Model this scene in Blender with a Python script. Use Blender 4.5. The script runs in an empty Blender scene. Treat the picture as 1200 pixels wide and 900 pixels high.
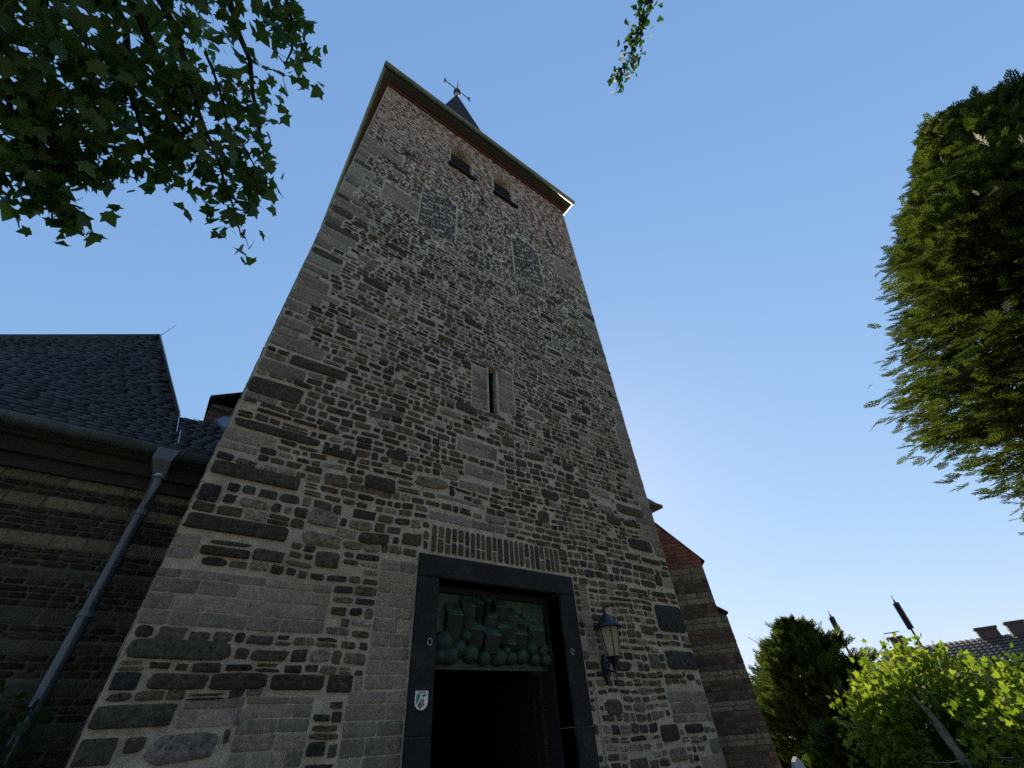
import bpy, math, random
import numpy as np
from mathutils import Vector, Matrix
rnd = random.Random(7)
rng = np.random.default_rng(11)
C = bpy.context.scene.collection
SC = bpy.context.scene
R_ = math.radians

# ------------------------------------------------------------------ camera
F_PX, YAW, PITCH, ROLL = 484.24, .6771, .7130, -.0834
CAM = np.array([0, -4.65, 1.55])
def cam_axes():
    cy, sy, cp, sp = math.cos(YAW), math.sin(YAW), math.cos(PITCH), math.sin(PITCH)
    fwd = np.array([sy*cp, cy*cp, sp]); right = np.array([cy, -sy, 0]); up = np.cross(right, fwd)
    c, s = math.cos(ROLL), math.sin(ROLL)
    return c*right+s*up, -s*right+c*up, fwd
AX = cam_axes()
def ray(x, y): return (x-600)/F_PX*AX[0] - (y-450)/F_PX*AX[1] + AX[2]
def pl(x, y, ax=1, v=0.0):                      # where the sight line through a photo pixel meets the plane axis = v
    d = ray(x, y); return CAM + (v-CAM[ax])/d[ax]*d
def wp(x, y, dist):
    d = ray(x, y); return CAM + d/np.linalg.norm(d)*dist
cam = bpy.data.objects.new('camera', bpy.data.cameras.new('camera')); C.objects.link(cam)
cam.data.sensor_width = 36; cam.data.lens = F_PX/1200*36; cam.data.clip_start = .05; cam.data.clip_end = 5000
M = Matrix.Identity(4)
for i in range(3):
    M[i][0] = AX[0][i]; M[i][1] = AX[1][i]; M[i][2] = -AX[2][i]; M[i][3] = CAM[i]
cam.matrix_world = M
SC.camera = cam

# ------------------------------------------------------------------ sky and sun
SUN_AZ, SUN_EL = 49.0, 27.0                     # azimuth from +Y towards +X
w = bpy.data.worlds.new('World'); SC.world = w; w.use_nodes = True
nt = w.node_tree; nt.nodes.clear()
sky = nt.nodes.new('ShaderNodeTexSky'); sky.sky_type = 'NISHITA'; sky.sun_disc = False
sky.sun_elevation = R_(SUN_EL); sky.sun_rotation = R_(SUN_AZ)
sky.air_density = 1.3; sky.dust_density = .2; sky.ozone_density = 2.2; sky.altitude = 50
bg = nt.nodes.new('ShaderNodeBackground'); bg.inputs[1].default_value = .15
out = nt.nodes.new('ShaderNodeOutputWorld')
sp = nt.nodes.new('ShaderNodeSeparateColor'); cb = nt.nodes.new('ShaderNodeCombineColor')   # evens the glare near the sun out, as the camera did
nt.links.new(sky.outputs[0], sp.inputs[0]); nt.links.new(cb.outputs[0], bg.inputs[0])
for i, (e_, k_) in enumerate(((.52, .49), (.40, .735), (.27, 1.235))):
    pw = nt.nodes.new('ShaderNodeMath'); pw.operation = 'POWER'; pw.inputs[1].default_value = e_; nt.links.new(sp.outputs[i], pw.inputs[0])
    ml = nt.nodes.new('ShaderNodeMath'); ml.operation = 'MULTIPLY'; ml.inputs[1].default_value = k_; nt.links.new(pw.outputs[0], ml.inputs[0])
    nt.links.new(ml.outputs[0], cb.inputs[i]); nt.links.new(bg.outputs[0], out.inputs[0])
sl = bpy.data.lights.new('sun', 'SUN'); sl.energy = 3.2; sl.angle = R_(.55); sl.color = (1, .86, .66)
so = bpy.data.objects.new('sun', sl); C.objects.link(so)
sd = Vector((math.sin(R_(SUN_AZ))*math.cos(R_(SUN_EL)), math.cos(R_(SUN_AZ))*math.cos(R_(SUN_EL)), math.sin(R_(SUN_EL))))
so.rotation_euler = sd.to_track_quat('Z', 'Y').to_euler(); so.location = (0, 0, 40)
SC.view_settings.view_transform = 'Standard'; SC.view_settings.look = 'None'
SC.view_settings.exposure = 1.6; SC.view_settings.gamma = 1; SC.view_settings.use_curve_mapping = False
SC.cycles.use_denoising = False; SC.cycles.max_bounces = 6; SC.cycles.transparent_max_bounces = 8

# ------------------------------------------------------------------ helpers
class MB:
    """collects polygons, then links them as one mesh object"""
    def __init__(s): s.v = []; s.f = []; s.c = []; s.n = 0
    def add(s, verts, faces, col=None):
        verts = np.asarray(verts, float).reshape(-1, 3)
        s.v.append(verts); b = s.n
        s.f += [tuple(i+b for i in f) for f in faces]
        s.c.append(np.tile(np.array(col if col is not None else (.15, .14, .12)), (len(verts), 1)))
        s.n += len(verts); return s
    def box(s, lo, hi, col=None, fr=None):
        x0, y0, z0 = lo; x1, y1, z1 = hi
        v = np.array([(x0,y0,z0),(x1,y0,z0),(x1,y1,z0),(x0,y1,z0),(x0,y0,z1),(x1,y0,z1),(x1,y1,z1),(x0,y1,z1)], float)
        if fr is not None: v = fr(v)
        return s.add(v, [(0,3,2,1),(4,5,6,7),(0,1,5,4),(1,2,6,5),(2,3,7,6),(3,0,4,7)], col)
    def tube(s, pts, rad, n=8, col=None, cap=True):
        pts = [np.array(p, float) for p in pts]
        if np.isscalar(rad): rad = [rad]*len(pts)
        vs = []; ref = np.array([.13, .21, .97])
        for i, p in enumerate(pts):
            a = pts[max(0, i-1)]; b = pts[min(len(pts)-1, i+1)]
            t = (b-a)/(np.linalg.norm(b-a)+1e-9)
            rf = ref if abs(t@ref) < .95 else np.array([1., .2, 0])
            u = np.cross(t, rf); u /= np.linalg.norm(u); q = np.cross(t, u)
            for k in range(n):
                an = 2*math.pi*k/n; vs.append(p+rad[i]*(math.cos(an)*u+math.sin(an)*q))
        fs = []
        for i in range(len(pts)-1):
            for k in range(n):
                a = i*n+k; b = i*n+(k+1) % n; fs.append((a, b, b+n, a+n))
        if cap: fs.append(tuple(range(n-1, -1, -1))); fs.append(tuple(range((len(pts)-1)*n, len(pts)*n)))
        return s.add(vs, fs, col)
    def lathe(s, base, prof, n=16, col=None, axis=None, ang0=0):
        """profile = list of (radius, height) about the vertical through base"""
        vs = []
        for r, z in prof:
            for k in range(n):
                an = ang0+2*math.pi*k/n; vs.append((base[0]+r*math.cos(an), base[1]+r*math.sin(an), base[2]+z))
        fs = []
        for i in range(len(prof)-1):
            for k in range(n):
                a = i*n+k; b = i*n+(k+1) % n; fs.append((a, b, b+n, a+n))
        fs.append(tuple(range(n-1, -1, -1))); fs.append(tuple(range((len(prof)-1)*n, len(prof)*n)))
        return s.add(vs, fs, col)
    def build(s, name, mat, parent=None, smooth=False, loc=None):
        me = bpy.data.meshes.new(name)
        if s.n:
            v = np.concatenate(s.v)
            if loc is not None: v = v-np.array(loc)
            me.from_pydata(v.tolist(), [], s.f)
            at = me.color_attributes.new('Col', 'FLOAT_COLOR', 'POINT')
            c = np.ones((s.n, 4)); c[:, :3] = np.concatenate(s.c)
            at.data.foreach_set('color', c.ravel())
        me.materials.append(mat)
        if smooth: me.polygons.foreach_set('use_smooth', [True]*len(me.polygons))
        me.update()
        o = bpy.data.objects.new(name, me); C.objects.link(o)
        if loc is not None: o.location = loc
        if parent is not None:
            o.parent = parent
            o.location = Vector(o.location)-world_loc(parent)
        return o
def world_loc(o):
    v = Vector(o.location)
    while o.parent: o = o.parent; v = v+Vector(o.location)
    return v
def fast_mesh(name, verts, faces_by_n, cols, mat, parent=None, smooth=False):
    """verts (N,3); faces_by_n = list of int arrays (M,k)"""
    me = bpy.data.meshes.new(name)
    nl = sum(f.size for f in faces_by_n); nf = sum(len(f) for f in faces_by_n)
    me.vertices.add(len(verts)); me.vertices.foreach_set('co', np.asarray(verts, np.float32).ravel())
    me.loops.add(nl); me.polygons.add(nf)
    me.loops.foreach_set('vertex_index', np.concatenate([f.ravel() for f in faces_by_n]).astype(np.int32))
    tot = np.concatenate([np.full(len(f), f.shape[1]) for f in faces_by_n]).astype(np.int32)
    st = np.concatenate([[0], np.cumsum(tot)[:-1]]).astype(np.int32)
    me.polygons.foreach_set('loop_start', st); me.polygons.foreach_set('loop_total', tot)
    if smooth: me.polygons.foreach_set('use_smooth', np.ones(nf, bool))
    me.update(calc_edges=True)
    at = me.color_attributes.new('Col', 'FLOAT_COLOR', 'POINT')
    c = np.ones((len(verts), 4)); c[:, :3] = cols; at.data.foreach_set('color', c.ravel())
    me.materials.append(mat)
    o = bpy.data.objects.new(name, me); C.objects.link(o)
    if parent is not None:
        o.parent = parent; o.location = -world_loc(parent)
    return o
def thing(name, label, cat, loc=(0, 0, 0), group=None):
    o = bpy.data.objects.new(name, None); C.objects.link(o); o.location = loc; o.empty_display_size = .2
    return tag(o, label, cat, group)
def tag(o, label, cat, group=None):
    o['label'] = label; o['category'] = cat
    if group: o['group'] = group
    return o
def struct(o, kind='structure'): o['kind'] = kind; return o

# ------------------------------------------------------------------ materials
def mat(name, col=(.5,.5,.5), rough=.85, attr=False, metal=0, var=.25, vscale=6, bump=.3, bscale=40, bdist=.01, transl=None,
        spec=.3, stain=None, grooves=None, coat=0, transmission=0, emit=None):
    m = bpy.data.materials.new(name); m.use_nodes = True; t = m.node_tree; N = t.nodes; L = t.links
    p = N['Principled BSDF']; p.inputs['Roughness'].default_value = rough; p.inputs['Metallic'].default_value = metal
    p.inputs['Specular IOR Level'].default_value = spec
    tc = N.new('ShaderNodeTexCoord'); pos = tc.outputs['Object']
    if attr:
        a = N.new('ShaderNodeAttribute'); a.attribute_name = 'Col'; csrc = a.outputs['Color']
    else:
        rgb = N.new('ShaderNodeRGB'); rgb.outputs[0].default_value = (*col, 1); csrc = rgb.outputs[0]
    def noise(sc, det=6, ro=.6):
        n = N.new('ShaderNodeTexNoise'); n.inputs['Scale'].default_value = sc; n.inputs['Detail'].default_value = det
        n.inputs['Roughness'].default_value = ro; L.new(pos, n.inputs['Vector']); return n
    if var > 0:
        n1 = noise(vscale, 8, .7)
        mr = N.new('ShaderNodeMapRange'); mr.inputs[1].default_value = .25; mr.inputs[2].default_value = .75
        mr.inputs[3].default_value = 1-var; mr.inputs[4].default_value = 1+var; L.new(n1.outputs[0], mr.inputs[0])
        mx = N.new('ShaderNodeVectorMath'); mx.operation = 'SCALE'; L.new(csrc, mx.inputs[0]); L.new(mr.outputs[0], mx.inputs[3])
        csrc = mx.outputs[0]
    for st in (stain or []):
        scol, ssc, lo, hi, amt = st
        n2 = noise(ssc, 7, .65)
        mr = N.new('ShaderNodeMapRange'); mr.inputs[1].default_value = lo; mr.inputs[2].default_value = hi
        mr.inputs[3].default_value = 0; mr.inputs[4].default_value = amt; L.new(n2.outputs[0], mr.inputs[0])
        mx = N.new('ShaderNodeMix'); mx.data_type = 'RGBA'; L.new(mr.outputs[0], mx.inputs[0])
        L.new(csrc, mx.inputs[6]); mx.inputs[7].default_value = (*scol, 1); csrc = mx.outputs[2]
    L.new(csrc, p.inputs['Base Color'])
    h = None
    if bump:
        nb = noise(bscale, 10, .7); h = nb.outputs[0]
        if grooves:
            wv = N.new('ShaderNodeTexWave'); wv.inputs['Scale'].default_value = grooves; wv.inputs['Distortion'].default_value = 3
            wv.inputs['Detail'].default_value = 2; L.new(pos, wv.inputs['Vector'])
            ad = N.new('ShaderNodeMath'); ad.operation = 'MULTIPLY_ADD'; L.new(wv.outputs['Fac'], ad.inputs[0]); ad.inputs[1].default_value = .6
            L.new(h, ad.inputs[2]); h = ad.outputs[0]
        b = N.new('ShaderNodeBump'); b.inputs['Strength'].default_value = bump; b.inputs['Distance'].default_value = bdist
        L.new(h, b.inputs['Height']); L.new(b.outputs[0], p.inputs['Normal'])
    if transl:
        tr = N.new('ShaderNodeBsdfTranslucent'); mxs = N.new('ShaderNodeMixShader'); mxs.inputs[0].default_value = transl[1]
        vm = N.new('ShaderNodeVectorMath'); vm.operation = 'MULTIPLY'; L.new(csrc, vm.inputs[0]); vm.inputs[1].default_value = transl[0]
        L.new(vm.outputs[0], tr.inputs['Color'])
        o = N['Material Output']; L.new(p.outputs[0], mxs.inputs[1]); L.new(tr.outputs[0], mxs.inputs[2]); L.new(mxs.outputs[0], o.inputs[0])
    if coat: p.inputs['Coat Weight'].default_value = coat
    if transmission: p.inputs['Transmission Weight'].default_value = transmission
    return m
m_stone = mat('rubble_stone', attr=True, rough=.95, var=.65, vscale=22, bump=1, bscale=30, bdist=.035, spec=.12,
              stain=[((.022,.026,.018), 1.3, .5, .7, .45), ((.17,.155,.11), 26, .56, .7, .6), ((.008,.009,.008), 34, .54, .66, .75)])
m_ashlar = mat('dressed_tuff', attr=True, rough=.95, var=.4, vscale=18, bump=1, bscale=45, bdist=.02, grooves=20, spec=.15,
               stain=[((.06,.065,.05), 1.7, .52, .72, .5)])
m_mortar = mat('lime_mortar', (.54, .46, .34), .97, var=.4, vscale=9, bump=1, bscale=30, bdist=.035, spec=.1,
               stain=[((.28,.25,.17), .9, .45, .7, .6), ((.24,.2,.14), 12, .52, .72, .6), ((.62,.57,.46), 20, .6, .75, .5), ((.09,.08,.06), 45, .56, .7, .5)])
m_brick = mat('old_brick', attr=True, rough=.9, var=.3, vscale=20, bump=.5, bscale=60, bdist=.006, spec=.2)
m_bmortar = mat('brick_mortar', (.2, .19, .165), .97, var=.3, vscale=12, bump=.5, bscale=50, spec=.1)
m_dmortar = mat('dark_mortar', (.10, .09, .068), .97, var=.4, vscale=5, bump=.6, bscale=40, spec=.1)
m_basalt = mat('basalt_lava', (.02, .0195, .019), .85, var=.4, vscale=30, bump=.6, bscale=90, bdist=.008, spec=.2,
               stain=[((.06,.057,.052), 4, .5, .75, .6), ((.1,.1,.095), 60, .66, .75, .6)])
m_bronze = mat('patina_lit_bronze', (.05, .09, .062), .5, var=.4, vscale=12, bump=.5, bscale=35, bdist=.01, spec=.4,  # green patina for the panel, also the painted lit tops of the relief
               stain=[((.10,.16,.115), 6, .55, .75, .6)])
m_bronze_mid = mat('mid_bronze', (.03, .056, .039), .55, var=.5, vscale=14, bump=.8, bscale=30, bdist=.015, spec=.35)
m_bronze_dark = mat('shaded_bronze', (.018, .032, .023), .5, var=.4, vscale=14, bump=.5, bscale=35, bdist=.008, spec=.45)  # same bronze coloured darker for the shaded relief fronts
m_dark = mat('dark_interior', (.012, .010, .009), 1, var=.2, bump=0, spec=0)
m_wood = mat('dark_door_wood', (.03, .02, .016), .6, var=.3, vscale=8, bump=.3, grooves=10)
m_slate = mat('roof_slate', attr=True, rough=.62, var=.35, vscale=3, bump=.3, bscale=60, bdist=.004, spec=.4)
m_zinc = mat('weathered_zinc', (.12, .15, .155), .5, metal=.35, var=.3, vscale=7, bump=.15, bscale=20, spec=.5,
             stain=[((.04,.05,.045), 3, .5, .7, .5)])
m_pipe = mat('zinc_pipe', (.10, .13, .16), .38, metal=.5, var=.2, vscale=6, bump=.1, bscale=20, spec=.5)
m_copper = mat('green_gutter_metal', (.15, .185, .135), .5, metal=.2, var=.35, vscale=3, bump=.15, bscale=20,
               stain=[((.045,.05,.03), 2, .45, .65, .6)])
m_redwood = mat('red_painted_board', (.075, .024, .018), .7, var=.3, vscale=5, bump=.3, bscale=30)
m_iron = mat('wrought_iron', (.018, .02, .026), .55, metal=.3, var=.2, bump=.2, bscale=60)
m_lampmetal = mat('black_lamp_metal', (.02, .024, .034), .3, metal=.4, var=.15, bump=.1, bscale=60, spec=.5)
m_white = mat('white_enamel', (.75, .76, .76), .3, var=.05, bump=0, spec=.5)
m_green = mat('green_enamel', (.02, .16, .05), .3, var=.05, bump=0, spec=.5)
m_red = mat('red_enamel', (.42, .03, .03), .3, var=.05, bump=0, spec=.5)
m_black = mat('black_enamel', (.015, .015, .015), .4, var=.05, bump=0, spec=.5)
m_bark = mat('tree_bark', (.05, .042, .034), .9, var=.4, vscale=10, bump=.8, bscale=20, bdist=.02)
m_palebark = mat('pale_mottled_bark', (.42, .40, .33), .85, var=.4, vscale=9, bump=.5, bscale=20,
                 stain=[((.16,.15,.10), 7, .5, .6, .7)])
m_leaf = mat('dark_leaf', attr=True, rough=.55, var=.2, vscale=3, bump=0, spec=.4, transl=((1.0, 1.3, .45), .45))
m_leaf2 = mat('bright_leaf', attr=True, rough=.75, var=.2, vscale=3, bump=0, spec=.12, transl=((1.35, 1.5, .55), .5))
m_needle = mat('conifer_needles', attr=True, rough=.6, var=.15, vscale=3, bump=0, spec=.3, transl=((1.1, 1.3, .5), .4))
m_bounce_ground = mat('pale_bounce_ground', (.38, .325, .24), .95, var=.3, vscale=.6, bump=.6, bscale=60, bdist=.03)  # unseen ground, made pale and warm to bounce sunlight onto the tower
m_pave = mat('paving_slabs', (.16, .145, .12), .9, var=.3, vscale=4, bump=.4, bscale=40)
m_tile = mat('clay_roof_tile', attr=True, rough=.6, var=.25, vscale=5, bump=.3, bscale=30)
m_render = mat('house_render', (.45, .42, .36), .9, var=.1, bump=.2)
m_gravestone = mat('pale_gravestone', (.55, .55, .53), .8, var=.2, vscale=10, bump=.3)
m_gold = mat('gold_grip', (.45, .3, .08), .35, metal=.8, var=.1, bump=0)
def glass_mat():
    m = bpy.data.materials.new('amber_frosted_glass'); m.use_nodes = True; t = m.node_tree; N = t.nodes; L = t.links
    p = N['Principled BSDF']; p.inputs['Base Color'].default_value = (.50, .47, .30, 1); p.inputs['Roughness'].default_value = .35
    n = N.new('ShaderNodeTexNoise'); n.inputs['Scale'].default_value = 9; cr = N.new('ShaderNodeMapRange')
    cr.inputs[3].default_value = .25; cr.inputs[4].default_value = .5; L.new(n.outputs[0], cr.inputs[0]); L.new(cr.outputs[0], p.inputs['Roughness'])
    tr = N.new('ShaderNodeBsdfTranslucent'); tr.inputs[0].default_value = (.75, .68, .42, 1)
    ms = N.new('ShaderNodeMixShader'); ms.inputs[0].default_value = .5; L.new(p.outputs[0], ms.inputs[1]); L.new(tr.outputs[0], ms.inputs[2])
    L.new(ms.outputs[0], N['Material Output'].inputs[0]); return m
m_glass = glass_mat()

# ------------------------------------------------------------------ ground
g = MB(); S = 900
def ring_sheet(mb, xs, ys, z):
    idx = {}
    vs = []
    for j, y in enumerate(ys):
        for i, x in enumerate(xs): vs.append((x, y, z))
    n = len(xs); mb.add(vs, [(j*n+i, j*n+i+1, (j+1)*n+i+1, (j+1)*n+i) for j in range(len(ys)-1) for i in range(n-1)])
ring_sheet(g, [-S, -50, -10, 0, 10, 50, S], [-S, -50, -10, 0, 10, 50, S], 0)
struct(g.build('ground', m_bounce_ground))
g = MB()
for i in range(-9, 30):
    for j in range(-16, 0):
        x0 = i*.4+(.2 if j % 2 else 0); y0 = j*.4
        h = .03+rnd.uniform(-.003, .003)
        g.box((x0+.004, y0-.0+.004, .004), (x0+.396, y0+.396, h))
struct(g.build('path', m_pave))

# ------------------------------------------------------------------ masonry generator
def nz(x, z, s=0):
    return (np.sin(x*2.1+z*1.3+s)+np.sin(x*4.7-z*3.1+s*2.3)*.6+np.sin(-x*1.1+z*5.3+s*1.7)*.6+np.sin(x*9.1+z*7.7+s)*.35)/2.5
def stones_mesh(name, L, frame, mt, parent, N=14, p=4.0, warp=.018, jit=.05, smooth=True):
    """L: rows of (x0,x1,z0,z1,depth,r,g,b).  frame maps (n,3) local (u, outward, z) to world"""
    if not len(L): return None
    A = np.array(L, float); n = len(A)
    cx = (A[:,0]+A[:,1])/2; cz = (A[:,2]+A[:,3])/2; hx = (A[:,1]-A[:,0])/2; hz = (A[:,3]-A[:,2])/2; d = A[:,4]
    th = np.arange(N)*2*np.pi/N+np.pi/N*.5
    pe = 2.0/p
    ox = np.sign(np.cos(th))*np.abs(np.cos(th))**pe; oz = np.sign(np.sin(th))*np.abs(np.sin(th))**pe
    ph = rng.uniform(0, 6.28, (n, 3))
    J = 1+rng.uniform(-jit, jit*.4, (n, N))+jit*.9*(np.sin(2*th+ph[:,:1])+.7*np.sin(3*th+ph[:,1:2]))*.6
    J2 = 1+rng.uniform(-jit, jit*.4, (n, N))+jit*.9*(np.sin(2*th+ph[:,2:])+.7*np.sin(3*th+ph[:,:1]))*.6
    ox = ox*np.ones((n, 1)); oz = oz*np.ones((n, 1))
    if p < 8:          # each stone has its own corner sharpness
        pe = 2.0/(p*rng.uniform(.7, 2.0, (n, 1)))
        ox = np.sign(np.cos(th))*np.abs(np.cos(th))**pe; oz = np.sign(np.sin(th))*np.abs(np.sin(th))**pe
    rings = [(1.0, -.012, 0), (.992, .62, .1), (.93, .95, .22), (.5, .95, .4)]
    calm = .35 if N >= 24 else 1.0
    V = []
    tilt = calm* rng.uniform(-1, 1, (n, 2))*.18
    mn = np.minimum(hx, hz)
    for k, (s, y, nzv) in enumerate(rings):
        sx = 1-(1-s)*np.minimum(1, mn/hx*1.6) if k < 3 else np.full(n, s)
        sz = 1-(1-s)*np.minimum(1, mn/hz*1.6) if k < 3 else np.full(n, s)
        X = cx[:,None]+hx[:,None]*ox*J*sx[:,None]; Z = cz[:,None]+hz[:,None]*oz*J2*sz[:,None]
        if k == 0: Y = np.full((n, N), -.012)
        else:
            Y = d[:,None]*(y+rng.uniform(-1, 1, (n, N))*nzv*calm+(tilt[:,:1]*ox+tilt[:,1:]*oz)*s)
        V.append(np.stack([X, Y, Z], -1))
    Cc = np.stack([cx, d*(1+rng.uniform(-.25, .25, n)*calm), cz], -1)[:,None,:]
    V = np.concatenate(V+[Cc], 1)                       # n, 4N+1, 3
    if warp:
        X = V[...,0].copy(); Z = V[...,2].copy()
        V[...,0] += warp*nz(X, Z, 1.0); V[...,2] += warp*nz(X, Z, 4.0)
    per = 4*N+1
    base = (np.arange(n)*per)[:,None,None]
    q = []
    for k in range(3):
        for i in range(N):
            a = k*N+i; b = k*N+(i+1) % N; q.append((a, b, b+N, a+N))
    tr = [(3*N+i, 3*N+(i+1) % N, 4*N) for i in range(N)]
    Q = (np.array(q)[None]+base).reshape(-1, 4); T = (np.array(tr)[None]+base).reshape(-1, 3)
    cols = np.repeat(A[:,5:8], per, 0)
    W = frame(V.reshape(-1, 3))
    return fast_mesh(name, W, [Q, T], cols, mt, parent, smooth)
def frame_front(v): return np.stack([v[:,0], -v[:,1], v[:,2]], -1)
DARK = [(.115,.092,.060), (.085,.070,.050), (.145,.112,.072), (.064,.057,.046), (.18,.14,.088), (.10,.086,.058)]
MID = [(.26,.215,.145), (.30,.25,.17), (.22,.185,.13), (.32,.26,.195)]
LIGHT = [(.36,.30,.215), (.42,.35,.25), (.30,.255,.19), (.39,.32,.235)]
PINK = [(.36,.295,.24), (.31,.26,.22), (.40,.32,.26)]
BRK = [(.19,.098,.066), (.155,.078,.054), (.21,.125,.082), (.125,.068,.052), (.24,.15,.10)]
DBRK = [(.055,.045,.038), (.065,.05,.04), (.045,.038,.033), (.08,.058,.044)]
def cpick(pal, v=.18):
    c = rnd.choice(pal); k = 1+rnd.uniform(-v, v); return tuple(x*k for x in c)
def free_spans(x0, x1, z0, z1, zones, frac=.4, gap=.012):
    sp = [(x0, x1)]
    for (a, b, c, d) in zones:
        ov = min(z1, d)-max(z0, c)
        if ov < frac*(z1-z0): continue
        ns = []
        for (s, e) in sp:
            if b <= s or a >= e: ns.append((s, e)); continue
            if a-s > .05: ns.append((s, a-gap))
            if e-b > .05: ns.append((b+gap, e))
        sp = ns
    return sp
def rubble(x0, x1, z0, z1, zones, pals=None, hr=(.078, .122), wr=(.085, .235), gap=.022, topf=None, skipf=None, depth=(.006, .02)):
    L = []; z = z0
    while z < z1:
        h = rnd.uniform(*hr)
        for (s, e) in free_spans(x0, x1, z, z+h, zones):
            x = s
            while x < e-.035:
                wd = rnd.uniform(*wr)*(1 if rnd.random() > .12 else 1.5)
                if e-(x+wd) < .09: wd = e-x
                if wd > .5: wd = .5*(e-x)
                xm = x+wd/2
                if topf and z > topf(xm): x += wd; continue
                if skipf and skipf(xm, z+h/2, wd/2): x += wd; continue
                if pals: pal = pals(xm, z)
                else: pal = DARK
                g1 = gap*rnd.uniform(.6, 1.7)*(1+.5*min(1, max(0, (z-4)/6)))
                dd = rnd.uniform(*depth)
                zz0, zz1 = z+g1/2+rnd.uniform(-.006, .01), z+h-g1/2+rnd.uniform(-.01, .008)
                r = rnd.random()
                if r < .10 and wd > .12:                       # two thin ones stacked
                    zm = (zz0+zz1)/2
                    L.append((x+g1/2, x+wd-g1/2, zz0, zm-.006, dd, *cpick(pal))); L.append((x+g1/2, x+wd-g1/2-rnd.uniform(0,.04), zm+.006, zz1, dd, *cpick(pal)))
                elif r < .16 and wd < .16: pass                 # a gap filled with mortar
                else: L.append((x+g1/2, x+wd-g1/2, zz0, zz1, dd, *cpick(pal)))
                x += wd
        z += h
    return L
def coursed(x0, x1, z0, z1, h, wl, pal, gap=.008, zones=(), depth=(.004, .011), topf=None, inside=None, hv=0):
    L = []; z = z0; r = 0
    while z < z1-h*.4:
        hh = h*(1+rnd.uniform(-hv, hv))
        ze = min(z1, z+hh)
        for (s, e) in free_spans(x0, x1, z, ze, zones):
            x = s-(rnd.uniform(0, wl[1]*.8))
            while x < e-.02:
                wd = rnd.uniform(*wl)
                a, b = max(x, s), min(x+wd, e)
                if e-b < .04: b = e; wd = b-x+.001
                if b-a > .03:
                    ok = True
                    if inside and not inside((a+b)/2, (z+ze)/2): ok = False
                    if topf and not topf((a+b)/2, (z+ze)/2): ok = False
                    if ok: L.append((a+gap/2, b-gap/2, z+gap/2, ze-gap/2, rnd.uniform(*depth), *cpick(pal(((a+b)/2), z) if callable(pal) else pal)))
                x += wd
        z = ze; r += 1
    return L

# ------------------------------------------------------------------ church tower
TX0, TX1, TD, TH = -.22, 7.0, 5.6, 17.45
tower = thing('church_tower', 'tall square tower of dark rubble stone with brick top and basalt doorway', 'church tower', ((TX0+TX1)/2, TD/2, 0))
DOOR = (2.38, 4.235, 0, 3.06)
FR = (2.115, 4.52, 0, 3.31)
SLIT = (3.20, 3.37, 5.82, 6.88)
BW = [(2.08, 2.86, 14.62, 15.85), (3.67, 4.45, 14.68, 15.95)]
BL = [(1.42, 2.37, 10.45, 12.1), (4.16, 5.14, 10.72, 12.35)]
def wall_with_holes(mb, x0, x1, z0, z1, holes, fr, thick):
    """holes (a,b,c,d,arch): front sheet, reveals going inwards, arched heads"""
    full = [(a, b, c, d+((b-a)/2*.92 if ar else 0)) for a, b, c, d, ar in holes]
    xs = sorted({x0, x1, *[h[0] for h in full], *[h[1] for h in full]}); zs = sorted({z0, z1, *[h[2] for h in full], *[h[3] for h in full]})
    for i in range(len(xs)-1):
        for j in range(len(zs)-1):
            mx, mz = (xs[i]+xs[i+1])/2, (zs[j]+zs[j+1])/2
            if any(a < mx < b and c < mz < d for a, b, c, d in full): continue
            mb.add(fr(np.array([(xs[i],0,zs[j]),(xs[i+1],0,zs[j]),(xs[i+1],0,zs[j+1]),(xs[i],0,zs[j+1])], float)), [(0,1,2,3)])
    for (a, b, c, d, ar), fu in zip(holes, full):
        if not ar:
            mb.add(fr(np.array([(a,0,c),(b,0,c),(b,0,d),(a,0,d),(a,-thick,c),(b,-thick,c),(b,-thick,d),(a,-thick,d)], float)),
                   [(0,4,5,1),(1,5,6,2),(2,6,7,3),(3,7,4,0)])
        else:
            n = 12; cx = (a+b)/2; rx = (b-a)/2; rz = fu[3]-d
            arc = [(cx-rx*math.cos(math.pi*k/n), d+rz*math.sin(math.pi*k/n)) for k in range(n+1)]
            ring = [(a, c)]+arc+[(b, c)]
            m = len(ring); v = [(x,0,z) for x, z in ring]+[(x,-thick,z) for x, z in ring]
            mb.add(fr(np.array(v, float)), [(i, (i+1) % m, (i+1) % m+m, i+m) for i in range(m)])
            for k in range(n):
                (xa, za), (xb, zb) = arc[k], arc[k+1]
                mb.add(fr(np.array([(xa,0,za),(xb,0,zb),(xb,0,fu[3]),(xa,0,fu[3])], float)), [(0,1,2,3)])
mb = MB()
wall_with_holes(mb, TX0, TX1, 0, TH, [(*DOOR, False), (*SLIT, False)]+[(*b, True) for b in BW], frame_front, .75)
# side and rear walls
mb.add([(TX0,0,0),(TX0,TD,0),(TX0,TD,TH),(TX0,0,TH)], [(0,3,2,1)])
mb.add([(TX1,0,0),(TX1,TD,0),(TX1,TD,TH),(TX1,0,TH)], [(0,1,2,3)])
mb.add([(TX0,TD,0),(TX1,TD,0),(TX1,TD,TH),(TX0,TD,TH)], [(3,2,1,0)])
mb.add([(TX0,0,TH),(TX1,0,TH),(TX1,TD,TH),(TX0,TD,TH)], [(0,1,2,3)])
wall = mb.build('wall', m_mortar, tower)
mb = MB()        # inner room behind the doorway, and black sheets standing in for shade behind slit and belfry
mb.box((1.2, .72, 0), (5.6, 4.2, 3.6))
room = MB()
v = np.array([(1.2,.752,-.0),(5.6,.752,0),(5.6,4.6,0),(1.2,4.6,0),(1.2,.752,3.7),(5.6,.752,3.7),(5.6,4.6,3.7),(1.2,4.6,3.7)])
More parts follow.
